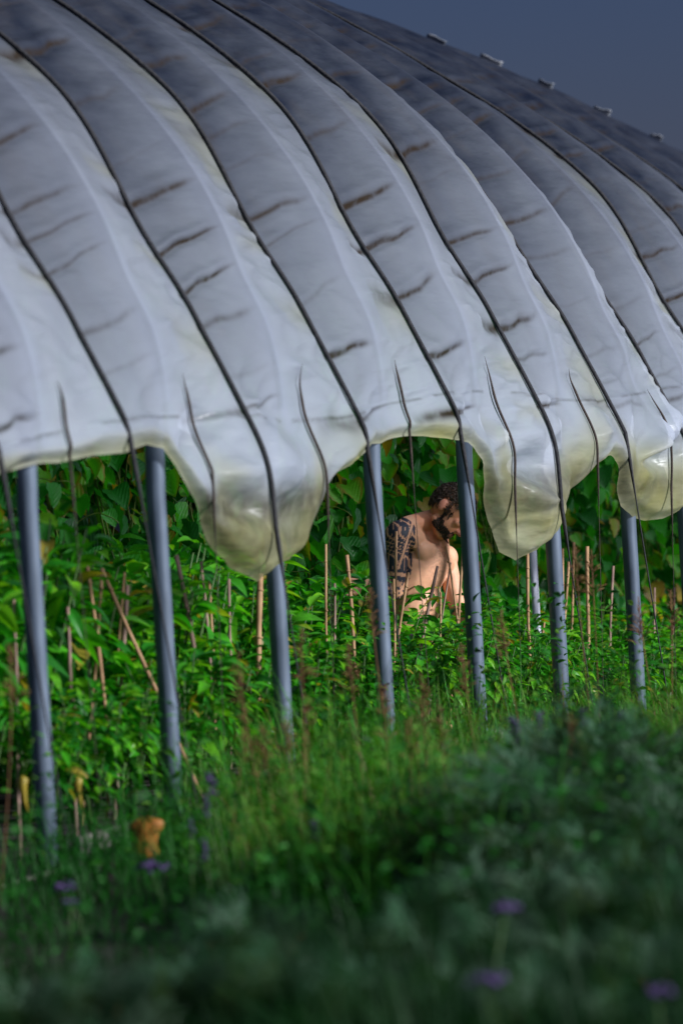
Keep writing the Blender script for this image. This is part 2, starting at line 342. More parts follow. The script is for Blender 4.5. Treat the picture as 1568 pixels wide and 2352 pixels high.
    for (g0, gz) in GATH:
        dt = (t - g0) * 1.0; dz = gz - z
        r = np.sqrt(np.clip(dt, 0, 9) ** 2 + dz ** 2) + 1e-6
        ang = np.arctan2(dz, dt)
        m = sstep(-.02, .22, dt) * (dt < 1.25) * sstep(-.35, -.05, dz) * sstep(1.3, .8, r)
        fo = np.sin(ang * 8 + g0 * 3) * .65 + np.sin(ang * 15 + g0) * .35
        a_ = m * np.minimum(r, .38) * (1.2 - ang / 1.8) * sstep(.05, .2, r) * (.04 + .96 * sstep(.03, .30, z - edge_z(t)))
        disp += a_ * fo * .22
        belly = m * sstep(.05, .45, r) * sstep(1.15, .7, r)
        disp += belly * .0
        green += m * sstep(.2, .55, dz) * .75 + m * (ang > .75) * .4  # yellow-green of light coming through the bag, painted in
        brown += m * np.clip(-fo, 0, 1) * .32 * sstep(.7, .1, r)  # brown fold shading painted into the troughs
        brown += .5 * np.exp(-(r / .06) ** 2) * (dz > -.1)
    near_rope = np.exp(-((f - .5) / (.045 + .03 * sstep(5, 4, q))) ** 2) + np.exp(-((f - .13) / .05) ** 2) * sstep(5.4, 4.8, q)
    near_hoop = np.exp(-(d / .16) ** 2) * sstep(3.6, 5.0, q)
    disp = disp * np.clip(1 - near_rope, 0, 1) * (1 - .85 * near_hoop)
    # curled lower lip
    ez = edge_z(t); up_ = z - ez
    lip = sstep(.05, 0, up_) * (q < NQ / 2)
    bagm = sstep(1.2, .95, ez)
    disp -= lip * .045 + bagm * .06 * np.clip(1 - up_ / .17, 0, 1) ** 1.7 * (q < NQ / 2)
    green += (.8 * sstep(.07, .01, up_) + bagm * 1.0 * sstep(.40, .12, up_)) * (q < NQ / 2)  # painted tint of light through the lip and the hanging bags
    brown += .12 * sstep(.12, .0, up_) * vnoise(t * 9, z * 9, 12) * (q < NQ / 2)
    U = uh[..., 0] + nrm[..., 0] * disp; H = uh[..., 1] + nrm[..., 1] * disp
    P = TP(t, U, H)
    weather_shade = .98 * (np.clip((L - 1.3) / 2.1, 0, 1) ** .6)  # grime and painted shade together, growing up the arch
    # shade painted in: rope-to-hoop half of each bay coloured darker than the other
    weather_shade = weather_shade * np.where(f > .505, 1.0, .46 + .52 * sstep(1.7, 3.0, L)) + (f > .505) * sstep(.9, 1.7, L) * (.26 - .24 * (f - .5) * 2)
    st = np.stack([np.clip(brown, 0, 1), np.clip(green, 0, 1), np.clip(weather_shade, 0, 1)], -1)
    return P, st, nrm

tun = empty('polytunnel', tuple(TP(0, 0, 0)))
tag(tun, 'long arched tunnel of white plastic film tied with dark ropes over grey hoops', 'greenhouse')
def in_tun(o):
    o.parent = tun; o.matrix_parent_inverse = Matrix.Translation(tun.location).inverted(); return o
# film sheet
nt_ = int((T1 - T0) * 44) + 1; tt = np.linspace(T0, T1, nt_)
ez = edge_z(tt)
qs = np.linspace(0, 8, 600); hq = cr(RF, qs)[:, 1]
dd = np.abs(tt - np.round(tt)) * 2; 
q_e = np.interp(ez + drop(tt), hq, qs)
NL, NF = 74, 44
rows = []
for k in range(NL): rows.append(q_e + (5.0 - q_e) * k / NL)
for k in range(330): rows.append(np.full(nt_, 5.0 + 7.0 * k / 330))
for k in range(90): rows.append(np.full(nt_, 12.0 + 5.0 * k / 90))
for k in range(NF): rows.append(np.full(nt_, 17.0 + (29.5 - 17.0) * k / (NF - 1)))
Q = np.array(rows); Tm = np.broadcast_to(tt, Q.shape)
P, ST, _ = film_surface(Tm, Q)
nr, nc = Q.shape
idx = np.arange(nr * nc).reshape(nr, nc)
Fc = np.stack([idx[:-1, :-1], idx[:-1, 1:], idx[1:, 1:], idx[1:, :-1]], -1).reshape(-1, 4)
film = obj('plastic_film', mesh_np('plastic_film', P.reshape(-1, 3), Fc, M['film'], attrs={'stain_light': ST.reshape(-1, 3)}))
in_tun(film)
# hoops
for k in range(int(T0), int(T1) + 1):
    pts = [(-.004, -.25), (-.004, .3), (-.004, .8), (-.002, 1.2)]
    for q in np.linspace(5, 29, 60):
        a = cr(HF, np.array([q]))[0]; b = cr(HF, np.array([q + .02]))[0]; tg = (b - a) / np.linalg.norm(b - a)
        pts.append((a[0] + tg[1] * .058, a[1] - tg[0] * .058))
    pts += [(6, 1.2), (6, .4), (6, -.25)]
    pth = [tuple(TP(k, u, h)) for u, h in pts]
    V, Fq = tube(pth, .035, 14)
    in_tun(obj('hoop_pipe', py_mesh('hoop_pipe', V, Fq, M['galv'])))
# ropes: one heavy rope in each bay, one thin one beside each hoop
def rope_path(t, uoff, foot, q0, q1, jit, seed):
    rs = np.random.default_rng(seed); out = []
    qq = np.linspace(q0, q1, 110)
    Pp, _, nr2 = film_surface(np.full(len(qq), t), qq)
    n3 = nr2[:, :1] * NI[None] + nr2[:, 1:] * np.array([0, 0, 1.0])[None]
    D = Pp + n3 * uoff
    K = 35 if uoff > .0122 else 5; ker = np.hanning(K + 2)[1:-1]; ker /= ker.sum(); Dp = np.concatenate([2 * D[:1] - D[K:0:-1][:K], D, 2 * D[-1:] - D[-2:-K - 2:-1]])
    D = np.stack([np.convolve(Dp[:, c], ker, 'same')[K:-K] for c in range(3)], 1)
    for p in D: out.append(tuple(p))
    return out
for b in range(int(T0), int(T1)):
    t = b + .5
    q_s = float(np.interp(edge_z(t) + drop(t), hq, qs)) + (.12 if edge_z(t) > 1.15 else .70)
    up = rope_path(t, .012, -.36, q_s, 20, 0, b + 50)
    p0 = np.array(up[0]); foot = TP(t + .03, -.33, -.02)
    lowp = [tuple(foot * (1 - f) + p0 * f) for f in np.linspace(0, .93, 8)]
    V, Fq = tube(lowp + up, [.0035] * 7 + [.0095] * (len(lowp + up) - 7), 7)
    in_tun(obj('tie_rope', py_mesh('tie_rope', V, Fq, M['rope'])))
for b in range(int(T0) + 1, int(T1)):
    t = b + .13
    q_s = float(np.interp(edge_z(t) + drop(t), hq, qs)) + (.12 if edge_z(t) > 1.15 else .70)
    up = rope_path(t, .0125, 0, q_s, 5.4, 0, b + 90)
    p0 = np.array(up[0]); foot = TP(t + .06, -.12, -.02)
    lowp = [tuple(foot * (1 - f) + p0 * f) for f in np.linspace(0, .93, 8)]
    nn_ = len(lowp + up); V, Fq = tube(lowp + up, [.0018] * 7 + [.0058 * min(1, .1 + (nn_ - 1 - i_) / 34) for i_ in range(7, nn_)], 7)
    o_ = in_tun(obj('thin_rope', py_mesh('thin_rope', V, Fq, M['string'])))
# torn flaps of film standing up on the skyline
M['flap'] = simple('flap', (.16, .18, .22), .5, (.30, .31, .34), 5)
_tt, _qq = np.meshgrid(np.linspace(6, 16, 60), np.linspace(9, 20, 120)); _P, _, _ = film_surface(_tt, _qq)
_pp = np.array([proj(p_) for p_ in _P.reshape(-1, 3)]); _P = _P.reshape(-1, 3)
for k, (x, y, w_) in enumerate([(1003, 80, .085), (1128, 135, .10), (1256, 190, .07), (1380, 245, .08), (1507, 318, .06)]):
    ok = np.abs(_pp[:, 0] - x) < 7; j = np.nonzero(ok)[0][np.argmin(_pp[ok, 1])]
    c = _P[j]; rs = random.Random(k); V = []; Fq = []
    tv = unit_ = np.array([1, 0, -.42]) / 1.085
    for a in range(6):
        for b in range(4):
            al = (a / 5 - .5) * w_ * 1.3; hh = b / 3 * (.034 + .006 * math.sin(a * 1.1 + k)) - .008; curl = .02 * (b / 3) ** 2 + rs.uniform(-.002, .002)
            V.append(tuple(c + tv * (al + curl * .6) + np.array([0, -curl, hh])))
    for a in range(5):
        for b in range(3): i0 = a * 4 + b; Fq.append((i0, i0 + 4, i0 + 5, i0 + 1))
    me = py_mesh('torn_flap', V, Fq, M['flap']); o_ = in_tun(obj('torn_flap', me)); md = o_.modifiers.new('thick', 'SOLIDIFY'); md.thickness = .004
# base boards along the wall line, one per bay, and a bed edging board further in
def board(t0, t1, u, h, hh, th, lab=None):
    a = TP(t0, u, h); b = TP(t1, u, h); V = []
    side = NI * th / 2; upv = np.array([0, 0, hh])
    for p in (a, b):
        for s_ in (-1, 1):
            for v in (0, 1): V.append(tuple(p + side * s_ + upv * v))
    Fq = [(0, 1, 3, 2), (4, 6, 7, 5), (0, 4, 5, 1), (2, 3, 7, 6), (0, 2, 6, 4), (1, 5, 7, 3)]
    return py_mesh('board', V, Fq, M['board'], False)
for k in range(-3, 9):
    in_tun(obj('base_board', board(k + .03, k + .97, -.10, -.08, .09 + .01 * (k % 2), .03)))

# ------------------------------------------------------------------ ground
gx = np.concatenate([np.linspace(-900, -12, 14), np.linspace(-10, 10, 90), np.linspace(12, 900, 14)])
gy = np.concatenate([np.linspace(-300, -5, 6), np.linspace(0, 60, 200), np.linspace(65, 1500, 16)])
GX, GY = np.meshgrid(gx, gy); GZ = ground_z(GX, GY); GZ = np.where(GY > 45, np.maximum(GZ, -6), GZ)
GZ = GZ + (vnoise(GX * 1.5, GY * 1.5, 21) - .5) * .05
g = np.stack([GX, GY, GZ], -1); ii = np.arange(GX.size).reshape(GX.shape)
Fg = np.stack([ii[:-1, :-1], ii[:-1, 1:], ii[1:, 1:], ii[1:, :-1]], -1).reshape(-1, 4)
ground = obj('ground', mesh_np('ground', g.reshape(-1, 3), Fg, M['soil'])); tag(ground, 'dark bare soil under the plants and the tunnel', None, kind='structure')

# ------------------------------------------------------------------ leaves
def leaf_shape(nl, prof, wid, cup, droop, wave=0, tip=0):
    """one leaf along +X from its stalk; columns: edge, mid-left, rib, mid-right, edge"""
    V = []; T = []
    for i in range(nl + 1):
        s = i / nl; w = prof(s) * wid
        for j, a in enumerate((-1, -.5, 0, .5, 1)):
            z = cup * abs(a) * w - droop * s * s + wave * math.sin(s * 19 + j) * abs(a) * w
            V.append((s, a * w, z)); T.append((0, 1.0 if abs(a) == 1 or i == nl else 0.0, (s * 1.0 + abs(a) * w * .9)))
    Fq = []
    for i in range(nl):
        for j in range(4): k = i * 5 + j; Fq.append((k, k + 1, k + 6, k + 5))
    return np.array(V, float), np.array(Fq), np.array(T, float)
def bean_prof(s): return (max(0, math.sin(math.pi * min(1, (s * .93 + .07)) ** .62))) ** .75 * (1 if s < 1 else 0) + .015
def lance_prof(s): return math.sin(math.pi * s ** .85) ** .9 * .95 + .03 if 0 < s < 1 else .03
BEAN = [leaf_shape(7, bean_prof, .46 + .05 * k, .30 + .1 * k, .22 + .12 * k, .10) for k in range(4)]
LANC = [leaf_shape(6, lance_prof, .19 + .03 * k, .4, .28 + .14 * k, .06) for k in range(4)]
BEAN_ME = []; LANC_ME = []
for k in range(4):
    V, Fq, T = BEAN[k]; BEAN_ME.append(mesh_np('bean_leaf', V, Fq, M['bean_leaf'], attrs={'tint': T}))
    V, Fq, T = LANC[k]; LANC_ME.append(mesh_np('pepper_leaf', V, Fq, M['pepper_leaf'], attrs={'tint': T}))
def frame(d, roll=0):
    d = Vector(d).normalized(); z = Vector((0, 0, 1)); y = z.cross(d)
    if y.length < 1e-3: y = Vector((0, 1, 0))
    y.normalize(); zz = d.cross(y)
    m = Matrix((d, y, zz)).transposed()
    return m @ Matrix.Rotation(roll, 3, 'X')
def joined(name, protos, mats_, items, m):
    """items: (proto, pos, 3x3, size, tint)"""
    Vs = []; Fs = []; Ts = []; o = 0
    for (pk, pos, mt, sc, ti) in items:
        V, Fq, T = protos[pk]; A = np.array(mt)
        Vs.append((V * sc) @ A.T + np.array(pos)); Fs.append(Fq + o); t2 = T.copy(); t2[:, 0] = ti; Ts.append(t2); o += len(V)
    return mesh_np(name, np.concatenate(Vs), np.concatenate(Fs), m, attrs={'tint': np.concatenate(Ts)})
def copy_tree(root, loc, rz=0, sc=1):
    r = root.copy(); C.objects.link(r); r.location = loc; r.rotation_euler = (0, 0, rz); r.scale = (sc, sc, sc)
    for ch in KIDS[root.name]:
        c = ch.copy(); C.objects.link(c); c.parent = r
    return r
KIDS = {}
def place_leaf(parent, me, name, pos, mt, sc):
    o = bpy.data.objects.new(name, me); C.objects.link(o); o.parent = parent
    o.matrix_basis = Matrix.Translation(pos) @ mt.to_4x4() @ Matrix.Diagonal((sc, sc, sc, 1)); return o
# --- climbing bean vines: local frame, outward (-NI side) is -Y after rotation; built facing local -Y
AXANG = math.atan2(AX[1], AX[0])       # local +X along the tunnel axis
def make_vine(seed, nleaf, ninner, height=2.15, width=.42):
    rs = random.Random(seed)
    root = empty('bean_vine'); kids = []
    for s_ in range(4):
        x0 = rs.uniform(-width / 2, width / 2); ph = rs.random() * 6
        pth = [(x0 + .04 * math.sin(z * 6 + ph), .02 * math.cos(z * 7 + ph), z) for z in np.linspace(0, height, 24)]
        v, f = tube(pth, .004, 5); kids.append(obj('stem', py_mesh('stem', v, f, M['vine_stem']), root))
    # tendrils
    for s_ in range(5):
        p = Vector((rs.uniform(-width / 2, width / 2), -.10, rs.uniform(.7, height))); pth = [p.copy()]
        d = Vector((rs.uniform(-1, 1), rs.uniform(-.5, .1), rs.uniform(-1, .8))).normalized()
        for k in range(12):
            d = (d + Vector((rs.uniform(-.5, .5), rs.uniform(-.3, .2), rs.uniform(-.5, .35)))).normalized(); p = p + d * .022; pth.append(p.copy())
        v, f = tube(pth, .0022, 4)
        kids.append(obj('tendril', py_mesh('tendril', v, f, M['vine_stem']), root))
    for k in range(nleaf):
        z = height * (.06 + .94 * rs.random() ** .85); x = rs.gauss(0, width * .36); y = -.05 - .20 * rs.random() - .05 * math.sin(z * 5 + seed)
        d = Vector((rs.gauss(0, .75), -.55 + rs.gauss(0, .35), -.75 + rs.gauss(0, .4)))
        mt = frame(d, rs.gauss(0, .5)); sc = rs.uniform(.065, .125) * (1 if rs.random() > .25 else .7)
        kids.append(place_leaf(root, BEAN_ME[rs.randrange(4)], 'leaf', (x, y, z), mt, sc))
    items = []
    for k in range(ninner):
        z = height * rs.random(); x = rs.gauss(0, width * .38); y = .02 + .2 * rs.random()
        d = Vector((rs.gauss(0, .9), -.3 + rs.gauss(0, .5), -.6 + rs.gauss(0, .5)))
        items.append((rs.randrange(4), (x, y, z), frame(d, rs.gauss(0, .6)), rs.uniform(.08, .13), rs.random()))
    o = obj('inner_foliage', joined('inner_foliage', BEAN, None, items, M['bean_leaf']), root); tag(o, kind='stuff'); kids.append(o)
    KIDS[root.name] = kids
    return root
POLE_X = [70, 365, 632, 862, 1072, 1270, 1430, 1560]
ORD = ['first', 'second', 'third', 'fourth', 'fifth', 'sixth', 'seventh', 'eighth']
def where(P_):
    x = proj(P_)[0]
    if x < POLE_X[0]: return 'left of first post'
    if x > POLE_X[-1]: return 'right of last post'
    k = max(i for i in range(8) if POLE_X[i] <= x)
    if k == 7: return 'right of last post'
    return f'between {ORD[k]} and {ORD[k + 1]} posts'
SERIES = []
vines = [make_vine(100 + k, 105, 90) for k in range(4)]
first = [True] * 4
k = 0
for (u_, st, rowname) in ((1.42, .28, ''), (2.15, .44, 'rear ')):
    t = -2.6
    while t < 13:
        v = k % 4; rs = random.Random(900 + k)
        if not -330 < proj(TP(t, u_, 1.0))[0] < 1850: t += st; k += 1; continue
        p = TP(t, u_ + rs.uniform(-.05, .05), 0)
        rz = AXANG + rs.uniform(-.1, .1); sc = rs.uniform(.97, 1.08)
        if first[v]:
            o = vines[v]; o.location = tuple(p); o.rotation_euler = (0, 0, rz); o.scale = (sc,) * 3; first[v] = False
        else: o = copy_tree(vines[v], tuple(p), rz, sc)
        w_ = where(TP(t, u_ - .1, 1.3))
        SERIES.append((o, proj(TP(t, 1.3, 1.3))[0], w_, 'climbing ' + rowname + 'bean vine, broad leaves, {} from left {}', 'bean vine', 'climbing bean vines in the ' + (rowname or 'front ') + 'trellis row'))
        t += st; k += 1

# --- pepper-like bushes
def make_bush(seed, nleaf, ninner, height, rad, nbr=9, leafsc=(.07, .125), name='pepper_plant'):
    rs = random.Random(seed); root = empty(name); kids = []; V = []; Fq = []; tips = []
    for b in range(nbr):
        a = b * 2.4 + rs.random(); sp_ = rad * rs.uniform(.35, 1.0); hh = height * rs.uniform(.78, 1.03)
        pth = [Vector((math.cos(a) * sp_ * s ** 1.2, math.sin(a) * sp_ * s ** 1.2, hh * s)) for s in np.linspace(0, 1, 7)]
        tips.append(pth); o = len(V); v, f = tube(pth, [.009 * (1 - .7 * s) for s in np.linspace(0, 1, 7)], 5); V += v; Fq += [tuple(i + o for i in q) for q in f]
    kids.append(obj('stem', py_mesh('stem', V, Fq, M['stem']), root))
    def item():
        pth = tips[rs.randrange(nbr)]; s = (.38 + .62 * rs.random() ** .6) * 5.999; i = int(s); p = pth[i].lerp(pth[i + 1], s - i)
        a = rs.random() * 6.283; d = Vector((math.cos(a), math.sin(a), rs.gauss(-.02, .38)))
        if s > 5.2: d.z += .5
        return p + d.normalized() * .03, frame(d, rs.gauss(0, .35)), rs.uniform(*leafsc)
    for k in range(nleaf):
        p, mt, sc = item(); kids.append(place_leaf(root, LANC_ME[rs.randrange(4)], 'leaf', p, mt, sc))
    items = []
    for k in range(ninner):
        p, mt, sc = item(); p = Vector((p.x * .8, p.y * .8, p.z * .93)); items.append((rs.randrange(4), tuple(p), mt, sc, rs.random()))
    o = obj('inner_foliage', joined('inner_foliage', LANC, None, items, M['pepper_leaf']), root); tag(o, kind='stuff'); kids.append(o)
    KIDS[root.name] = kids; return root
bushes = [make_bush(200 + k, 85, 150, .80, .27, 9, (.07, .122)) for k in range(4)]
firstb = [True] * 4; k = 0
rows_ = []
for (u, th0) in ((.24, 0), (.58, .2), (.93, .1)):
    t = -2.4 + th0
    while t < 9.5: rows_.append((t, u)); t += .36
for (t, u) in rows_:
    rs = random.Random(3000 + k); v = k % 4
    p = TP(t, u + rs.uniform(-.05, .05), 0)
    x = proj(TP(t, u, .8))[0]
    if not -330 < x < 1850 or (u < .4 and x < 0): k += 1; continue
    # heights follow the photograph's beds: tallest on the left
    hh = float(np.interp(x, [-400, 0, 120, 300, 450, 650, 900, 1100, 1568], [1.1, 1.2, 1.02, .94, .88, .78, .70, .66, .64]))
    if u < .4: hh *= .60 if x < 330 else .70 if x < 700 else .78
    if u > .8: hh *= 1.04
    # the picker stands in a gap of the third row
    if u > .4 and 4.3 < t < 5.9 and u > .8: k += 1; continue
    sc = hh / .80 * rs.uniform(.93, 1.05)
    if firstb[v]:
        o = bushes[v]; o.location = tuple(p); o.rotation_euler = (0, 0, rs.random() * 6.28); o.scale = (min(sc, 1.2),) * 2 + (sc,); firstb[v] = False
    else: o = copy_tree(bushes[v], tuple(p), rs.random() * 6.28, 1); o.scale = (min(sc, 1.2),) * 2 + (sc,)
    row = {.24: 'front', .58: 'middle', .93: 'rear'}[u]; w_ = where(TP(t, u, .6))
    SERIES.append((o, x, w_, 'narrow-leaved green bush, ' + row + ' row, {} from left {}', 'bush', 'narrow-leaved bushes, ' + row + ' row'))
    k += 1

def label_series(L_):
    OO = ORD + ['ninth', 'tenth', 'eleventh', 'twelfth', 'thirteenth', 'fourteenth', 'fifteenth', 'sixteenth', 'seventeenth', 'eighteenth', 'nineteenth', 'twentieth']
    keys = {}
    for e in L_: keys.setdefault((e[3], e[2]), []).append(e)
    for es in keys.values():
        es.sort(key=lambda e: e[1])
        for i, e in enumerate(es): tag(e[0], e[3].format(OO[i], e[2]), e[4], e[5])
label_series(SERIES)
# --- wooden stakes standing in the beds: (x top, y top, x bottom, y bottom, width px, kind, depth)
STK = [(155, 1395, 158, 1475, 9, 's', 20.6), (200, 1292, 228, 1510, 9, 'c', 20.8), (237, 1305, 226, 1440, 8, 'c', 21.0), (236, 1310, 304, 1465, 9, 'c', 20.9),
       (286, 1315, 280, 1400, 6, 'c', 21.6), (292, 1345, 288, 1420, 10, 's', 21.3), (404, 1275, 437, 1440, 11, 's', 21.8), (462, 1290, 472, 1400, 7, 's', 22.0),
       (482, 1335, 484, 1385, 6, 'c', 22.4), (527, 1330, 528, 1430, 7, 's', 22.4), (598, 1318, 596, 1412, 14, 'c', 22.6), (747, 1250, 750, 1450, 6, 'c', 23.2),
       (767, 1340, 768, 1425, 6, 's', 23.0), (796, 1275, 808, 1430, 9, 'c', 23.2), (905, 1330, 905, 1410, 6, 'c', 24.2), (911, 1220, 906, 1430, 7, 'c', 24.0),
       (938, 1315, 918, 1440, 8, 'c', 23.9), (1003, 1300, 978, 1430, 9, 's', 24.1), (1033, 1292, 1010, 1450, 5, 's', 24.2), (1024, 1255, 1046, 1400, 6, 'c', 24.5),
       (1012, 1360, 1010, 1430, 6, 'c', 24.1), (1064, 1262, 1052, 1410, 8, 'c', 24.8), (1100, 1290, 1100, 1400, 7, 'c', 24.9), (1210, 1270, 1214, 1490, 9, 'c', 25.4),
       (1248, 1430, 1240, 1500, 6, 'c', 24.6), (1290, 1260, 1290, 1420, 8, 'c', 25.6), (1306, 1290, 1296, 1400, 8, 'c', 25.8), (1318, 1245, 1311, 1440, 7, 'c', 25.9),
       (1348, 1255, 1349, 1480, 10, 'c', 26.0), (1407, 1300, 1403, 1400, 7, 's', 26.8), (1446, 1245, 1450, 1380, 6, 'c', 27.0), (1501, 1350, 1501, 1400, 6, 's', 27.2), (1548, 1350, 1543, 1430, 8, 's', 27.4),
       (33, 1370, 34, 1410, 7, 's', 20.3), (165, 1560, 175, 1640, 6, 's', 19.9)]
def depth_on(x, y, u):
    d = ray(x, y); return float(((np.array([0, 0, 0]) - B0 - NI * u) @ NI) / -(np.array(d) @ NI)) * d.y
STK = [(a_[0], a_[1], a_[2], a_[3], a_[4] * (1.05 if a_[0] < 860 else .9), a_[5], depth_on(a_[0], a_[1], .41 if a_[0] < 860 or a_[0] > 1100 else .34) + random.uniform(-.06, .06)) for a_ in STK]
for k, (x0, y0, x1, y1, w_, kd, Y) in enumerate(STK):
    a = at(x0, y0, Y); b = at(x1, y1, Y - .03)
    gz = float(ground_z(b.x, b.y)); d = (b - a); L_ = d.length; 
    foot = a + d * ((a.z - gz + .1) / max(1e-3, (a.z - b.z)))
    mid = a.lerp(foot, .5) + Vector((random.uniform(-.004, .004), 0, 0))
    r_ = w_ / (FU / Y) / 2
    root = empty('wooden_stake', tuple(foot))
    pth = [foot + (a - foot) * s + Vector((math.sin(s * 9 + k) * .0025, 0, 0)) for s in np.linspace(0, 1, 10)]
    rr = [r_ * (1 + .12 * math.sin(i * 2.1 + k)) * (1.06 - .12 * i / 9) for i in range(10)]
    V, Fq = tube([p - foot for p in pth], rr, 7)
    obj('shaft', py_mesh('stake_shaft', V, Fq, M['cane' if kd == 'c' else 'stick']), root)
    if kd == 'c':
        for s in (.22, .47, .73, .93):
            p = (a - foot) * s; dd_ = (a - foot).normalized() * .004
            v, f = tube([p - dd_, p, p + dd_], [r_ * 1.05, r_ * 1.25, r_ * 1.05], 8)
            obj('cane_node', py_mesh('cane_node', v, f, M['cane']), root)
    lean = (x0 - x1) / max(20, y1 - y0)
    ln = 'leaning steeply left' if lean < -.3 else 'leaning left' if lean < -.08 else 'leaning right' if lean > .08 else 'upright'
    th = 'thick' if w_ >= 8.5 else 'slim' if w_ <= 5.2 else 'medium'
    kdn = 'tan cane' if kd == 'c' else 'greyish brown wooden'
    # how far down the frame its tip lies, said through its neighbours
    wh = where(a); same = [s for s in STK if where(at(s[0], s[1], s[6])) == wh]; same.sort(key=lambda s: s[0]); n_ = same.index(STK[k])
    pos = ['leftmost', 'second from left', 'third from left', 'fourth from left', 'fifth from left', 'sixth from left', 'seventh from left', 'eighth from left', 'ninth from left', 'tenth from left'][n_]
    if n_ == len(same) - 1 and n_ > 0: pos = 'rightmost'
    tag(root, f'{th} {kdn} stake {ln}, {pos} {wh}', 'stake', 'plant stakes in the beds')
# pale upright post behind the second pouch
a = at(1222, 1255, 27.0); V, Fq = tube([(0, 0, -1.6), (0, 0, 0)], .019, 12)
pp = obj('inner_post', py_mesh('inner_post', V, Fq, simple('pale_metal', (.42, .43, .52), .4, (.52, .53, .62), 8)), None); pp.location = a
tag(pp, 'pale lilac grey metal post behind a tan cane under the second hanging pouch of film', 'post')
for (t0, t1) in ((.35, 1.2), (1.25, 2.9), (2.95, 4.4), (4.45, 6.0)):
    o = obj('bed_edging_board', board(t0, t1, .06, -.06, .13, .03)); tag(o, 'weathered pale board edging the bed behind the posts, ' + where(TP((t0 + t1) / 2, .06, 0)), 'board', 'bed edging boards')
# ------------------------------------------------------------------ the picker
def v3(*a): return np.array(a, float)
def capsule(a, b, ra, rb, seg=14):
    a = np.array(a, float); b = np.array(b, float); d = b - a; L_ = np.linalg.norm(d); d /= L_
    pts = []; rr = []
    for k in range(5):
        an = -math.pi / 2 + math.pi / 2 * k / 5; pts.append(a + d * ra * math.sin(an) * .999); rr.append(max(ra * math.cos(an), .0004))
    for k in range(5): f = k / 4; pts.append(a + d * L_ * f); rr.append(ra + (rb - ra) * f)
    for k in range(1, 6):
        an = math.pi / 2 * k / 5; pts.append(b + d * rb * math.sin(an)); rr.append(max(rb * math.cos(an), .0004))
    return tube([tuple(p) for p in pts], rr, seg)
def ellipsoid(c, A, B_, D, seg=20, ring=12):
    c = np.array(c, float); V = []; Fq = []
    for i in range(ring + 1):
        th = math.pi * i / ring
        for k in range(seg):
            ph = 2 * math.pi * k / seg
            V.append(tuple(c + np.array(A) * math.sin(th) * math.cos(ph) + np.array(B_) * math.sin(th) * math.sin(ph) + np.array(D) * math.cos(th)))
    for i in range(ring):
        for k in range(seg): Fq.append((i * seg + k, i * seg + (k + 1) % seg, (i + 1) * seg + (k + 1) % seg, (i + 1) * seg + k))
    return V, Fq
def merge(parts):
    V = []; Fq = []
    for v, f in parts: o = len(V); V += v; Fq += [tuple(i + o for i in q) for q in f]
    return V, Fq
def fuse(name, parts, vox, smooth, fac=.5):
    V, Fq = merge(parts); me = bpy.data.meshes.new(name); me.from_pydata(V, [], [tuple(dict.fromkeys(f)) for f in Fq if len(set(f)) > 2]); 
    o = bpy.data.objects.new(name, me); C.objects.link(o)
    bm_ = o.modifiers.new('r', 'REMESH'); bm_.mode = 'VOXEL'; bm_.voxel_size = vox
    if smooth: sm = o.modifiers.new('s', 'SMOOTH'); sm.iterations = smooth; sm.factor = fac
    bpy.context.view_layer.update()
    dg = bpy.context.evaluated_depsgraph_get(); m2 = bpy.data.meshes.new_from_object(o.evaluated_get(dg)); o.modifiers.clear(); o.data = m2
    bpy.data.meshes.remove(me); m2.name = name
    m2.polygons.foreach_set('use_smooth', [True] * len(m2.polygons)); return o
def unit(a): a = np.array(a, float); return a / np.linalg.norm(a)
person = empty('person')
RS = v3(-.108, -.15, .345); LS = v3(.098, .14, .228)
sh = unit(LS - RS); up_t = unit(v3(.14, -.02, .55)); up_t = unit(up_t - sh * up_t.dot(sh)); ch = np.cross(up_t, sh); ch = ch if ch[1] < 0 else -ch
HUP = unit(v3(.77, .02, .60)); HFA = v3(.48, -.36, -.72); HFA = unit(HFA - HUP * HFA.dot(HUP)); HRT = np.cross(HFA, HUP)
HC = v3(.122, -.05, .440)
def hd(f, u, r): return HC + HFA * f + HUP * u + HRT * r
rib = v3(-.015, .02, .19)
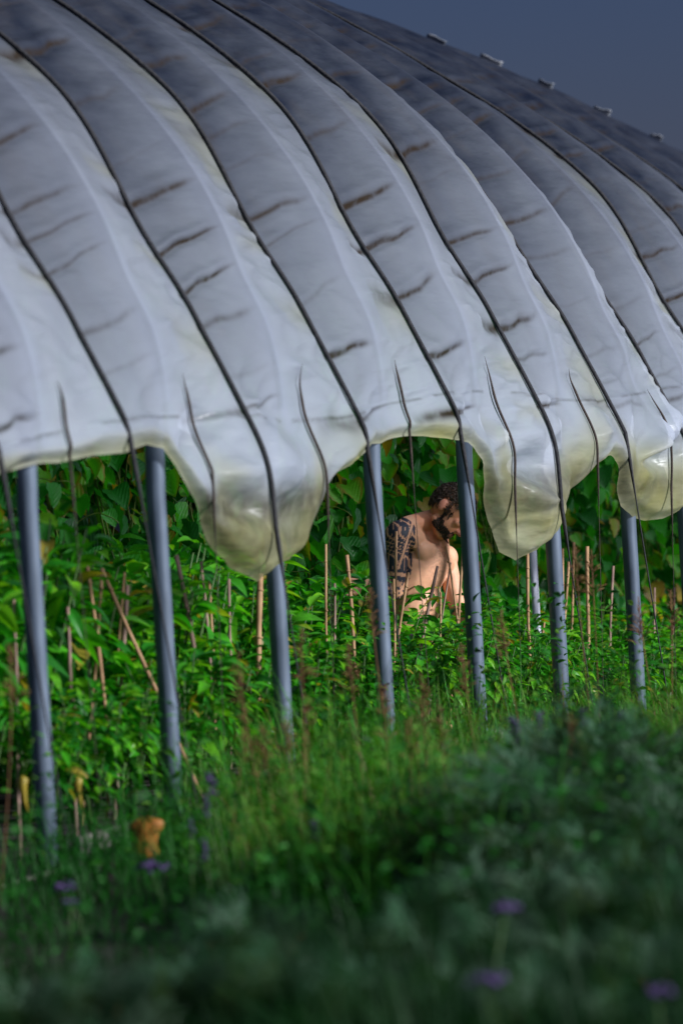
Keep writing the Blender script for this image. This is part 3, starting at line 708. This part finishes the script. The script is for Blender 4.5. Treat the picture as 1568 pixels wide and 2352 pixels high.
body = [ellipsoid(rib, sh * .150, up_t * .205, ch * .112), ellipsoid(v3(-.035, .02, .0), sh * .128, up_t * .17, ch * .10),
        ellipsoid(v3(-.095, .05, -.17), sh * .15, up_t * .12, ch * .115),
        capsule(RS + v3(.02, .01, .0), LS - v3(.015, .02, 0), .062, .058), ellipsoid(RS + v3(-.004, -.004, -.01), sh * .058, up_t * .070, ch * .062), ellipsoid(LS + v3(.005, 0, -.01), sh * .055, up_t * .066, ch * .058),
        ellipsoid(rib + ch * .064 - sh * .066 + up_t * .062, sh * .080, up_t * .056, ch * .034), ellipsoid(rib + ch * .064 + sh * .066 + up_t * .062, sh * .080, up_t * .056, ch * .034),
        capsule(v3(-.01, .03, .28), v3(.085, .0, .40), .068, .058), capsule(RS + v3(.035, .03, .035), v3(.055, .02, .40), .040, .050), capsule(LS + v3(-.02, -.02, .03), v3(.075, .03, .37), .040, .045),
        capsule(rib + up_t * .12 + ch * .085, v3(.075, -.03, .36), .016, .015),
        # right arm, tattooed, hand reaching left; left arm reaching down
        capsule(RS + v3(-.002, -.01, -.01), v3(-.126, -.175, .09), .056, .041), ellipsoid(v3(-.118, -.168, .20), v3(.045, 0, 0), v3(0, .048, 0), v3(.008, .004, .085)),
        capsule(v3(-.126, -.175, .09), v3(-.205, -.19, .105), .040, .027),
        capsule(LS + v3(.006, 0, -.01), v3(.150, .06, .03), .050, .038), ellipsoid(v3(.118, .11, .14), v3(.042, 0, 0), v3(0, .044, 0), v3(-.012, .01, .075)), capsule(v3(.150, .06, .03), v3(.215, -.04, -.15), .039, .024),
        # legs
        capsule(v3(-.15, -.03, -.2), v3(.06, -.30, -.17), .085, .055), capsule(v3(.06, -.30, -.17), v3(-.03, -.20, -.46), .052, .034), capsule(v3(-.05, -.18, -.485), v3(.10, -.34, -.50), .034, .026),
        capsule(v3(-.05, .13, -.2), v3(.22, .02, -.18), .085, .055), capsule(v3(.22, .02, -.18), v3(.10, .12, -.46), .052, .034), capsule(v3(.08, .14, -.485), v3(.24, -.02, -.50), .034, .026),
        # head
        ellipsoid(hd(-.012, .022, 0), HRT * .077, HFA * .098, HUP * .098), ellipsoid(hd(.040, -.045, 0), HRT * .058, HFA * .055, HUP * .072), capsule(hd(.064, -.090, -.012), hd(.064, -.090, .012), .020, .020),
        capsule(hd(.0, -.075, .05), hd(.062, -.10, .016), .018, .018), capsule(hd(.0, -.075, -.05), hd(.062, -.10, -.016), .018, .018),
        capsule(hd(.088, .022, .032), hd(.088, .022, -.032), .012, .012), capsule(hd(.092, .012, 0), hd(.116, -.030, 0), .009, .0125), capsule(hd(.104, -.032, .010), hd(.104, -.032, -.010), .009, .009),
        capsule(hd(.076, -.012, .038), hd(.076, -.012, -.038), .017, .017), capsule(hd(.090, -.062, .016), hd(.090, -.062, -.016), .0075, .0075), capsule(hd(.088, -.073, .013), hd(.088, -.073, -.013), .008, .008),
        ellipsoid(hd(-.016, -.012, .081), HRT * .011 - HFA * .005, HFA * .017 + HUP * .007, HUP * .028 - HFA * .012), ellipsoid(hd(-.016, -.012, -.081), HRT * .011 + HFA * .005, HFA * .017 + HUP * .007, HUP * .028 - HFA * .012), ]
def hand(wrist, palm_dir, side, nrm, curl):
    out = []; w = np.array(wrist); d = unit(palm_dir); s_ = unit(side); n_ = unit(nrm)
    out.append(ellipsoid(w + d * .045, s_ * .038, d * .052, n_ * .015))
    for k, (o_, ln) in enumerate(((-.028, .062), (-.010, .075), (.010, .070), (.028, .055))):
        a = w + d * .078 + s_ * o_; b = a + (d + s_ * o_ * 5 + n_ * curl * .5) * ln * .5; c = b + unit(d * .8 + s_ * o_ * 4 + n_ * curl * 1.3) * ln * .5
        out += [capsule(w + d * .045 + s_ * o_ * .8, a, .009, .0088, 8), capsule(a, b, .0088, .0082, 8), capsule(b, c, .0082, .0068, 8)]
    a = w + d * .02 + s_ * -.030; b = a + unit(d * .6 - s_ * .8 + n_ * .3) * .04; c = b + unit(d * .95 - s_ * .2 + n_ * .4) * .03
    out += [capsule(w + d * .012, a, .013, .011, 8), capsule(a, b, .011, .0095, 8), capsule(b, c, .0095, .008, 8)]
    return out
body += hand(v3(-.205, -.19, .105), v3(-.9, -.1, .05), v3(.05, 0, 1), v3(.1, -1, -.1), .4)
body += hand(v3(.215, -.04, -.15), v3(.35, -.5, -.75), v3(.6, .8, 0), v3(-.2, -.5, .2), .8)
bod = fuse('body', body, .0048, 4, .5)
me = bod.data; nv = len(me.vertices); co = np.empty(nv * 3, np.float32); me.vertices.foreach_get('co', co); co = co.reshape(-1, 3).astype(float)
nrm = np.empty(nv * 3, np.float32); me.vertex_normals.foreach_get('vector', nrm); nrm = nrm.reshape(-1, 3).astype(float)
h = co - HC; hf, hu, hr = h @ HFA, h @ HUP, h @ HRT; inhead = (np.abs(hr) < .1) & (hf > -.13) & (hf < .14) & (hu > -.145) & (hu < .14)
# skin colour per vertex
skin = np.tile(np.array([.70, .36, .215]), (nv, 1))
ns_ = vnoise(co[:, 0] * 40 + co[:, 2] * 17, co[:, 1] * 40 + co[:, 2] * 31, 2); skin *= (.92 + .16 * ns_)[:, None]
red = .7 * np.clip(np.exp(-(((hf - .118) / .022) ** 2 + ((hu + .03) / .02) ** 2 + (hr / .02) ** 2)) * 1.3 + .55 * np.exp(-(((hf + .016) / .025) ** 2 + ((hu + .008) / .035) ** 2 + ((np.abs(hr) - .086) / .014) ** 2)), 0, 1) * inhead
face_neck = inhead | ((co[:, 2] > .30) & (co[:, 0] > .03))
skin = np.where(face_neck[:, None], skin * np.array([1.0, .82, .74]), skin)
skin = skin * (1 - red[:, None]) + np.array([.62, .17, .16]) * red[:, None]
# chest hair
cx = (co - rib) @ sh; cu = (co - rib) @ up_t; cc = (co - rib) @ ch
hairy = np.exp(-((cx / .07) ** 2)) * sstep(-.12, .02, cu) * sstep(.17, .10, cu) * (cc > .06) * (.3 + .7 * (vnoise(co[:, 0] * 160, co[:, 2] * 160, 5) > .5))
skin *= (1 - .35 * hairy)[:, None]
# tattoo sleeve: coordinates along (s) and round (a) the right arm
ax_ = unit(v3(-.126, -.175, .09) - RS); rel = co - RS; s_ = rel @ ax_; e1 = unit(np.cross(ax_, v3(0, 1, 0))); e2 = np.cross(ax_, e1)
ra_ = np.sqrt(np.maximum(((rel - s_[:, None] * ax_) ** 2).sum(1), 0)); ang = np.arctan2(rel @ e2, rel @ e1)
mask = (s_ > -.085) & (s_ < .33) & (ra_ < .085) & (co[:, 0] < -.035 - .0 * s_) & ~inhead & (co[:, 2] > .03) & (co[:, 1] < .03)
edge_ = (np.sqrt((rel[:, 0] - .0) ** 2 + (rel[:, 2] + .01) ** 2) < .082) | (s_ > .06)
mask &= edge_
px, pz = co[:, 0] * 1.0, co[:, 2] * 1.0
line1 = np.abs(np.sin((pz * 1.0 + px * .55) * 105 + 2.4 * np.sin(pz * 44))) ; line2 = np.abs(np.sin((pz * .5 - px * 1.5) * 120 + 1.8 * np.sin(pz * 38 + 1)))
cell = vnoise(px * 90 + 5, pz * 60, 31)
ink = (line1 > .30) & ((line2 > .24) | (cell > .62))
strap = np.abs(rel[:, 0] - (.028 + (rel[:, 2] + .06) * .32)) ; ink &= ~((strap < .0055) & (s_ < .17))
ink |= (strap > .0055) & (strap < .009) & (s_ < .17)
band = np.abs(s_ - .185); ink = np.where(band < .008, False, ink); ink |= (band > .009) & (band < .022)
ink &= ~((s_ > .21) & (vnoise(px * 130, pz * 110, 33) > .60))
ink &= mask
skin = np.where(ink[:, None], np.array([.022, .026, .045]), skin)
lips = inhead & (hf > .088) & (np.abs(hu + .067) < .012) & (np.abs(hr) < .022); skin = np.where(lips[:, None], np.array([.30, .10, .09]), skin)
eye = inhead & (hf > .078) & (np.abs(hu - .002) < .006) & (np.abs(np.abs(hr) - .030) < .016); skin = np.where(eye[:, None], np.array([.05, .028, .02]), skin)
a_ = me.color_attributes.new('skin', 'FLOAT_COLOR', 'POINT'); a_.data.foreach_set('color', np.concatenate([skin, np.ones((nv, 1))], 1).astype(np.float32).ravel())
m, n, l = mat('skin'); out = N(n, 'ShaderNodeOutputMaterial'); b = N(n, 'ShaderNodeBsdfPrincipled'); aa = N(n, 'ShaderNodeAttribute', attribute_name='skin')
l.new(aa.outputs['Color'], b.inputs['Base Color']); b.inputs['Roughness'].default_value = .58; b.inputs['Subsurface Weight'].default_value = .12; b.inputs['Subsurface Radius'].default_value = (.02, .008, .004); b.inputs['Subsurface Scale'].default_value = .5
l.new(b.outputs[0], out.inputs[0]); me.materials.clear(); me.materials.append(m); bod.parent = person
M['hair'] = simple('hair', (.032, .018, .011), .45, (.10, .058, .034), 60); M['beard'] = simple('beard', (.014, .009, .007), .6, (.04, .024, .016), 60)
def tufts(name, mask_, count, ln, rad, curl, mt, seed, off=.0):
    ids = np.nonzero(mask_)[0]; rs = random.Random(seed); V = []; Fq = []
    for k in range(count):
        i = int(ids[rs.randrange(len(ids))]); p = Vector(co[i]) + Vector(nrm[i]) * off; d = Vector(nrm[i]).normalized(); sd_ = Vector((rs.gauss(0, 1), rs.gauss(0, 1), rs.gauss(0, 1))); sd_ = (sd_ - d * sd_.dot(d)).normalized()
        L_ = ln * rs.uniform(.6, 1.25); pth = []
        for j in range(5):
            f = j / 4; pth.append(p + d * L_ * (f - .35 * curl * f * f) + sd_ * L_ * curl * (f * f) * .9)
        o = len(V); v, f_ = tube([tuple(q) for q in pth], [rad, rad, rad * .9, rad * .7, rad * .3], 4, False); V += v; Fq += [tuple(x + o for x in q) for q in f_]
    o_ = obj(name, py_mesh(name, V, Fq, mt), person); return o_
scalp = inhead & (hu > -.045) & ((hf < .045 + .0) | (hu > .055)) & ~((np.abs(hr) > .060) & (hf > .015) & (hu < .03)) & ~((np.abs(hr) > .074) & (hu < .028) & (hf > -.035)) & ~((hu < -.02) & (hf > -.05)) & (hf < .085)
tufts('hair', scalp, 3000, .019, .0027, 1.1, M['hair'], 5, -.002)
beardm = inhead & (((hu < -.050) & (hf > .018)) | ((hf > .010) & (hf < .026) & (hu < .0) & (np.abs(hr) > .05))) & ~lips & ~((np.abs(hu + .067) < .010) & (np.abs(hr) < .02) & (hf > .08)) & (hu > -.098) & ~((hf > .085) & (hu > -.052)) & ~((hu > -.06) & (hf > .045) & (np.abs(hr) > .02))
tufts('beard', beardm, 2000, .006, .0018, 1.0, M['beard'], 6)
brow = inhead & (hf > .078) & (np.abs(hu - .024) < .006) & (np.abs(hr) > .012) & (np.abs(hr) < .042)
if brow.sum() > 4: tufts('eyebrow', brow, 160, .008, .0012, 1.4, M['beard'], 7)
shorts = fuse('shorts', [ellipsoid(v3(-.095, .05, -.19), sh * .165, up_t * .115, ch * .13), capsule(v3(-.15, -.03, -.2), v3(.01, -.235, -.17), .098, .078), capsule(v3(-.05, .13, -.2), v3(.15, .05, -.185), .098, .078)], .009, 3)
shorts.data.materials.append(simple('shorts', (.03, .035, .05), .9, (.05, .055, .07), 30)); shorts.parent = person
pc = at(970, 1400, 25.3); Rm = Matrix(((RC.x, 0, UC.x), (RC.y, 1, UC.y), (RC.z, 0, UC.z))); 
person.matrix_world = Matrix.Translation(pc) @ Matrix.Rotation(-ROLL, 4, 'Y') if False else Matrix.Translation(pc) @ Matrix.Rotation(math.atan2(-RC.z, RC.x), 4, 'Y')
tag(person, 'shirtless bearded man with curly dark hair and tattooed arm crouching among the bushes, head bowed', 'person')
# ------------------------------------------------------------------ outside the tunnel: grass, sage, flowers
def wall_u(x, y): return (np.asarray(x) - B0[0]) * NI[0] + (np.asarray(y) - B0[1]) * NI[1]
def grass_mass(name, pts, hts, wid, seed, m, lean=.5, segs=3, tint=None):
    r = np.random.default_rng(seed); n_ = len(pts); a = r.random(n_) * 6.283; dx, dy = np.cos(a), np.sin(a); le = lean * r.random(n_) * hts
    V = np.zeros((n_, (segs + 1) * 2, 3)); T = np.zeros((n_, (segs + 1) * 2, 3)); sx, sy = -dy, dx
    for k in range(segs + 1):
        f = k / segs; w_ = wid * (1 - f ** 1.5 * .92) * (.7 + .6 * r.random(n_) * 0 + .3); cx_ = pts[:, 0] + dx * le * f * f; cy_ = pts[:, 1] + dy * le * f * f; cz_ = pts[:, 2] + hts * f * (1 - .15 * f * le / np.maximum(hts, .01))
        for j, s_ in enumerate((-1, 1)):
            V[:, k * 2 + j, 0] = cx_ + sx * w_ * s_; V[:, k * 2 + j, 1] = cy_ + sy * w_ * s_; V[:, k * 2 + j, 2] = cz_
    T[:, :, 0] = (r.random(n_) if tint is None else tint)[:, None]
    base = (np.arange(n_) * (segs + 1) * 2)[:, None]; Fq = []
    for k in range(segs): q = np.array([0, 1, 3, 2]) + 2 * k; Fq.append(base + q)
    Fq = np.stack(Fq, 1).reshape(-1, 4)
    return mesh_np(name, V.reshape(-1, 3), Fq, m, attrs={'tint': T.reshape(-1, 3)})
r = np.random.default_rng(77); K_ = 62000
Yg = 8 + 24 * r.random(K_) ** .85; Xg = (r.random(K_) * 2 - 1) * (Yg * .060 + .55) + .1
keep = (wall_u(Xg, Yg) < -.06) ; Xg, Yg = Xg[keep], Yg[keep]
dens = vnoise(Xg * 1.6, Yg * .8, 41); keep = (r.random(len(Xg)) < .35 + .9 * dens) ; Xg, Yg, dens = Xg[keep], Yg[keep], dens[keep]
uw = -wall_u(Xg, Yg); px_ = 784 + FU * Xg / Yg
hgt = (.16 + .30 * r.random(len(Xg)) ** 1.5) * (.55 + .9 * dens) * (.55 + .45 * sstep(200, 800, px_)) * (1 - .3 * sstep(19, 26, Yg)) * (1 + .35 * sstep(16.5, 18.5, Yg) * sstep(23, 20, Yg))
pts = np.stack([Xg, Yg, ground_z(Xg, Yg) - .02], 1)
gr = obj('grass', grass_mass('grass', pts, hgt, .0042, 3, M['grass'], 1.35, tint=np.clip((.15 + .60 * vnoise(Xg * 5, Yg * 2.2, 43) + .45 * r.random(len(Xg))) * (.06 + .94 * sstep(14.5, 17.6, Yg + .4 * np.sin(Xg * 3))) * (.3 + .7 * sstep(150, 620, px_)), 0, .999))); tag(gr, 'tall uncut grass and weeds outside the tunnel', None, kind='stuff')  # tint darkened towards the near and left sides, shade painted into the blades
# broad-leaved weeds mixed through the grass
items = []; rs = random.Random(55)
for k in range(11000):
    Y = 14.5 + 10 * rs.random(); X = (rs.random() * 2 - 1) * (Y * .06 + .4); u_ = float(-wall_u(X, Y))
    if u_ < .05 or vnoise(X * 1.3, Y * .9, 61) < .42: continue
    d = Vector((rs.gauss(0, 1), rs.gauss(0, 1), rs.gauss(.5, .5))); items.append((rs.randrange(4), (X, Y, float(ground_z(X, Y)) + .06 + .46 * rs.random() * (.5 + float(vnoise(X * 1.3, Y * .9, 61)))), frame(d, rs.gauss(0, .5)), rs.uniform(.02, .045), rs.random() * (.9 if Y > 16 else .35)))  # nearer weeds take darker tints, painting in foreground shade
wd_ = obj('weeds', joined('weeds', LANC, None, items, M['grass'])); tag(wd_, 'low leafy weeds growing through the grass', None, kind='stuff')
# sage / lavender bushes
def make_sage(seed):
    rs = random.Random(seed); root = empty('sage_bush'); n_ = 11000; r = np.random.default_rng(seed)
    th = r.random(n_) * 6.283; ph = np.arccos(r.random(n_)); rad = .30 * (.35 + .75 * r.random(n_) ** .6) * (1 + .35 * (vnoise(np.cos(th) * 3 + 7, np.sin(th) * 3 + ph * 2, seed) - .5) * 2)
    P_ = np.stack([rad * np.sin(ph) * np.cos(th), rad * np.sin(ph) * np.sin(th), rad * np.cos(ph) * 1.25 + .03], 1)
    me = grass_mass('sage_leaves', P_, (.022 + .035 * r.random(n_)), (.0034), seed, M['sage'], 2.2, 2, tint=np.clip(vnoise(P_[:, 0] * 14, P_[:, 2] * 14 + P_[:, 1] * 9, seed) + .3 * (r.random(n_) - .5), 0, .99))
    o = obj('foliage', me, root); tag(o, kind='stuff'); KIDS[root.name] = [o]
    V = []; 
    for k in range(7):
        a = rs.random() * 6.28; b_ = rs.uniform(.05, .22); st = [(0, 0, 0), (math.cos(a) * b_ * .5, math.sin(a) * b_ * .5, .17), (math.cos(a) * b_, math.sin(a) * b_, .33)]
        v, f = tube(st, [.006, .004, .002], 5); KIDS[root.name].append(obj('branch', py_mesh('branch', v, f, M['dry_stem']), root))
    return root
sages = [make_sage(400 + k) for k in range(3)]; usd = [0, 0, 0]
SG = [(1282, 1590, 17.6, .66), (1370, 1640, 17.2, .6), (1480, 1650, 17.4, .6), (1560, 1700, 16.8, .6), (1210, 1690, 16.9, .52), (1130, 1760, 16.4, .45), (1290, 1760, 16.2, .5), (1420, 1770, 16.0, .5), (1540, 1800, 15.8, .5),
       (1180, 1850, 15.5, .45), (1330, 1870, 15.3, .45), (1470, 1890, 15.1, .45),  (1080, 1960, 14.8, .4), (1240, 1980, 14.5, .42), (1400, 1990, 14.3, .42), (1540, 1990, 14.2, .42),
       (960, 2080, 13.9, .36), (1130, 2090, 13.6, .38), (1310, 2110, 13.4, .38), (1480, 2120, 13.2, .38), (640, 2160, 13.4, .32), (830, 2180, 13.1, .32), (1020, 2200, 12.9, .34), (1220, 2220, 12.6, .34), (1420, 2240, 12.4, .34),
      (420, 2190, 13.4, .28), (200, 2200, 13.3, .26), (40, 2220, 13.1, .26),  (560, 2050, 14.6, .25)]
rowsg = {}
for k, (x, y, Y, h_) in enumerate(SG):
    p = at(x, y, Y); v = k % 3; gz = float(ground_z(p.x, p.y)); sc = max(.22, (p.z - gz) * .86) / .44
    if usd[v] == 0: o = sages[v]; usd[v] = 1
    else: o = copy_tree(sages[v], (0, 0, 0))
    o.location = (p.x, p.y, gz); o.rotation_euler = (0, 0, k * 1.3); o.scale = (min(sc, 1.15) * 1.1,) * 2 + (sc,)
    band = 'far' if Y > 15.9 else 'middle' if Y > 14 else 'near'
    SG2 = rowsg.setdefault(band, []); SG2.append((o, x + Y * .01, band))
OO = ORD + ['ninth', 'tenth', 'eleventh', 'twelfth', 'thirteenth', 'fourteenth', 'fifteenth', 'sixteenth']
for band, L_ in rowsg.items():
    L_.sort(key=lambda e: e[1])
    for i, (o, x, b) in enumerate(L_): tag(o, f'blurred grey-green sage bush in the {b} foreground, {OO[i]} from the left', 'sage bush', 'grey-green sage bushes outside the tunnel')
# purple flowers
def flower(x, y, Y, s_, lab, spike=False):
    p = at(x, y, Y); gz = float(ground_z(p.x, p.y)); s_ = s_ * .8; root = empty('purple_flower', (p.x, p.y, gz)); H_ = p.z - gz; rs = random.Random(int(x))
    lx = rs.uniform(-.06, .06); v, f = tube([(0, 0, 0), (lx * .3, 0, H_ * .5), (lx, 0, H_ - s_ * .4)], .003, 5); obj('stem', py_mesh('stem', v, f, M['stem']), root)
    n_ = 26
    for k in range(n_):
        if spike: c = (lx + rs.gauss(0, s_ * .16), rs.gauss(0, s_ * .16), H_ + rs.uniform(-.5, .5) * s_ * 1.6)
        else:
            a = rs.random() * 6.283; q = rs.random() ** .5 * s_ * .55; c = (lx + math.cos(a) * q, math.sin(a) * q, H_ - q * q * 5 + rs.uniform(-.1, .1) * s_)
        r_ = s_ * rs.uniform(.09, .16); e = ellipsoid(c, (r_, 0, 0), (0, r_, 0), (0, 0, r_ * .7), 6, 4); obj('petal', py_mesh('petal', e[0], e[1], M['purple']), root)
    tag(root, lab, 'flower', 'purple flowers outside the tunnel')
for a in [(190, 2030, 16.4, .085, 'broad purple flower head beneath the pale base board at lower left'), (375, 1985, 16.8, .10, 'broad purple flower head just under the orange leaf'),
          (1170, 2240, 12.2, .10, 'dark purple flower head low in the foreground, near bottom centre right'), (1100, 2085, 13.2, .08, 'faded lilac flower head among the sage, highest of the foreground blooms'),
          (1512, 2272, 12.0, .08, 'dark purple flower head in the bottom right corner'), (1560, 1572, 18.0, .06, 'bright lilac flower at the right edge above the sage'), (155, 2070, 16.0, .05, 'small dim purple flower lowest at far left')]: flower(*a)
for k, (x, y, w_) in enumerate([(1172, 1665, 'leftmost of the row beside the fifth post'), (1190, 1680, 'second of the row right of the fifth post'), (1232, 1655, 'tallest left of the big sage'), (1330, 1715, 'lone one on the middle sage'), (1458, 1655, 'dark one near the seventh post'), (1375, 1650, 'pale one between sixth and seventh posts'), (515, 1800, 'left one of the pair right of second post'), (505, 1850, 'right lower one under the second post'), (765, 1905, 'single one in the bright grass'), (432, 1905, 'drooping one right of the orange leaf'), (480, 1952, 'low one below the second post')]):
    flower(x, y, 17.6 if x > 1000 else 17.0, .05, 'small purple flower spike, ' + w_, True)
# dry reddish grass stalks with feathery heads
DR = [(545, 1495, 18.6), (690, 1440, 18.9), (560, 1620, 18.2), (600, 1660, 18.0), (655, 1650, 18.2), (705, 1600, 18.6), (800, 1480, 19.2), (848, 1350, 20.4), (880, 1575, 19.0), (965, 1545, 19.2), (1060, 1480, 19.9), (940, 1650, 18.6), (1010, 1620, 18.8), (1320, 1255, 21.5), (1357, 1262, 21.9), (1150, 1400, 20.8), (1465, 1370, 21.6), (1540, 1355, 21.8), (25, 1480, 18.0), (1310, 1640, 17.2)]
for k, (x, y, Y) in enumerate(sorted(DR)):
    p = at(x, y, Y); gz = float(ground_z(p.x, p.y)); root = empty('dry_grass_stalk', (p.x, p.y, gz)); rs = random.Random(k); H_ = p.z - gz
    lx = rs.uniform(-.12, .12); pth = [(-lx * (1 - f) ** 1.5, .02 * f, H_ * f) for f in np.linspace(0, 1, 8)]
    v, f = tube(pth, .0022, 5); obj('stem', py_mesh('stem', v, f, M['dry_stem']), root)
    V, Fq = [], []
    for j in range(46):
        z = H_ - .17 * rs.random() ** .8; a = rs.random() * 6.28; q = .012 + .05 * rs.random() * (H_ - z + .02) / .17
        v, f = tube([(0, .02, z - .02), (math.cos(a) * q * .6, .02 + math.sin(a) * q * .6, z), (math.cos(a) * q, .02 + math.sin(a) * q, z + .006)], [.0006, .0022, .0012], 3); o_ = len(V); V += v; Fq += [tuple(i + o_ for i in qd) for qd in f]
    o = obj('seed_head', py_mesh('seed_head', V, Fq, M['dry_head']), root); tag(o, kind='stuff')
    x_ = proj(p)[0]
    tag(root, f'dry reddish grass stalk with feathery head, {(OO + ["seventeenth", "eighteenth", "nineteenth", "twentieth", "twenty-first", "twenty-second", "twenty-third", "twenty-fourth"])[k]} from the left', 'grass stalk', 'dry reddish grass stalks along the posts')
# wilted orange leaf and yellow drooping pods at the foot of the second post
p = at(336, 1925, 18.7); gz = float(ground_z(p.x, p.y)); root = empty('wilted_leaf', tuple(p)); V = []; Fq = []
for i in range(11):
    f = i / 10; w_ = .060 * (1 - .30 * sstep(.15, .45, f) - .06 * f) * (math.sqrt(max(.02, 1 - ((f - .22) / .22) ** 2)) if f < .22 else 1) * (1 if f < .95 else .7)
    for j in range(9):
        a = j / 4 - 1; V.append((a * w_ + .006 * math.sin(f * 7), -.012 * (1 - a * a) + .003 * math.sin(a * 9 + f * 5), .068 - .135 * f + .004 * math.sin(a * 7)))
for i in range(10):
    for j in range(8): q = i * 9 + j; Fq.append((q, q + 1, q + 10, q + 9))
o = obj('blade', py_mesh('blade', V, Fq, M['orange']), root); md = o.modifiers.new('t', 'SOLIDIFY'); md.thickness = .002
v, f = tube([(0, .01, -.06), (.004, .01, -.10), (0, .015, gz - p.z)], .005, 6); obj('stalk', py_mesh('stalk', v, f, M['dry_stem']), root)
tag(root, 'large curled orange wilted leaf at the foot of the second post', 'leaf')
for (x, y, Y, lab) in ((178, 1790, 19.6, 'drooping yellow pod hanging between the first and second posts'), (52, 1790, 19.0, 'narrow yellow pod hanging left of the first post')):
    p = at(x, y, Y); root = empty('yellow_pod', tuple(p)); v, f = tube([(0, 0, .012), (.004, 0, 0), (-.002, 0, -.02), (.003, 0, -.07), (.012, 0, -.11)], [.003, .016, .016, .009, .003], 8); obj('pod', py_mesh('pod', v, f, M['yellow_pod']), root)
    v, f = tube([(0, 0, .012), (.02, .02, .06), (.05, .04, .05)], .002, 5); obj('stalk', py_mesh('stalk', v, f, M['stem']), root); tag(root, lab, 'pod')
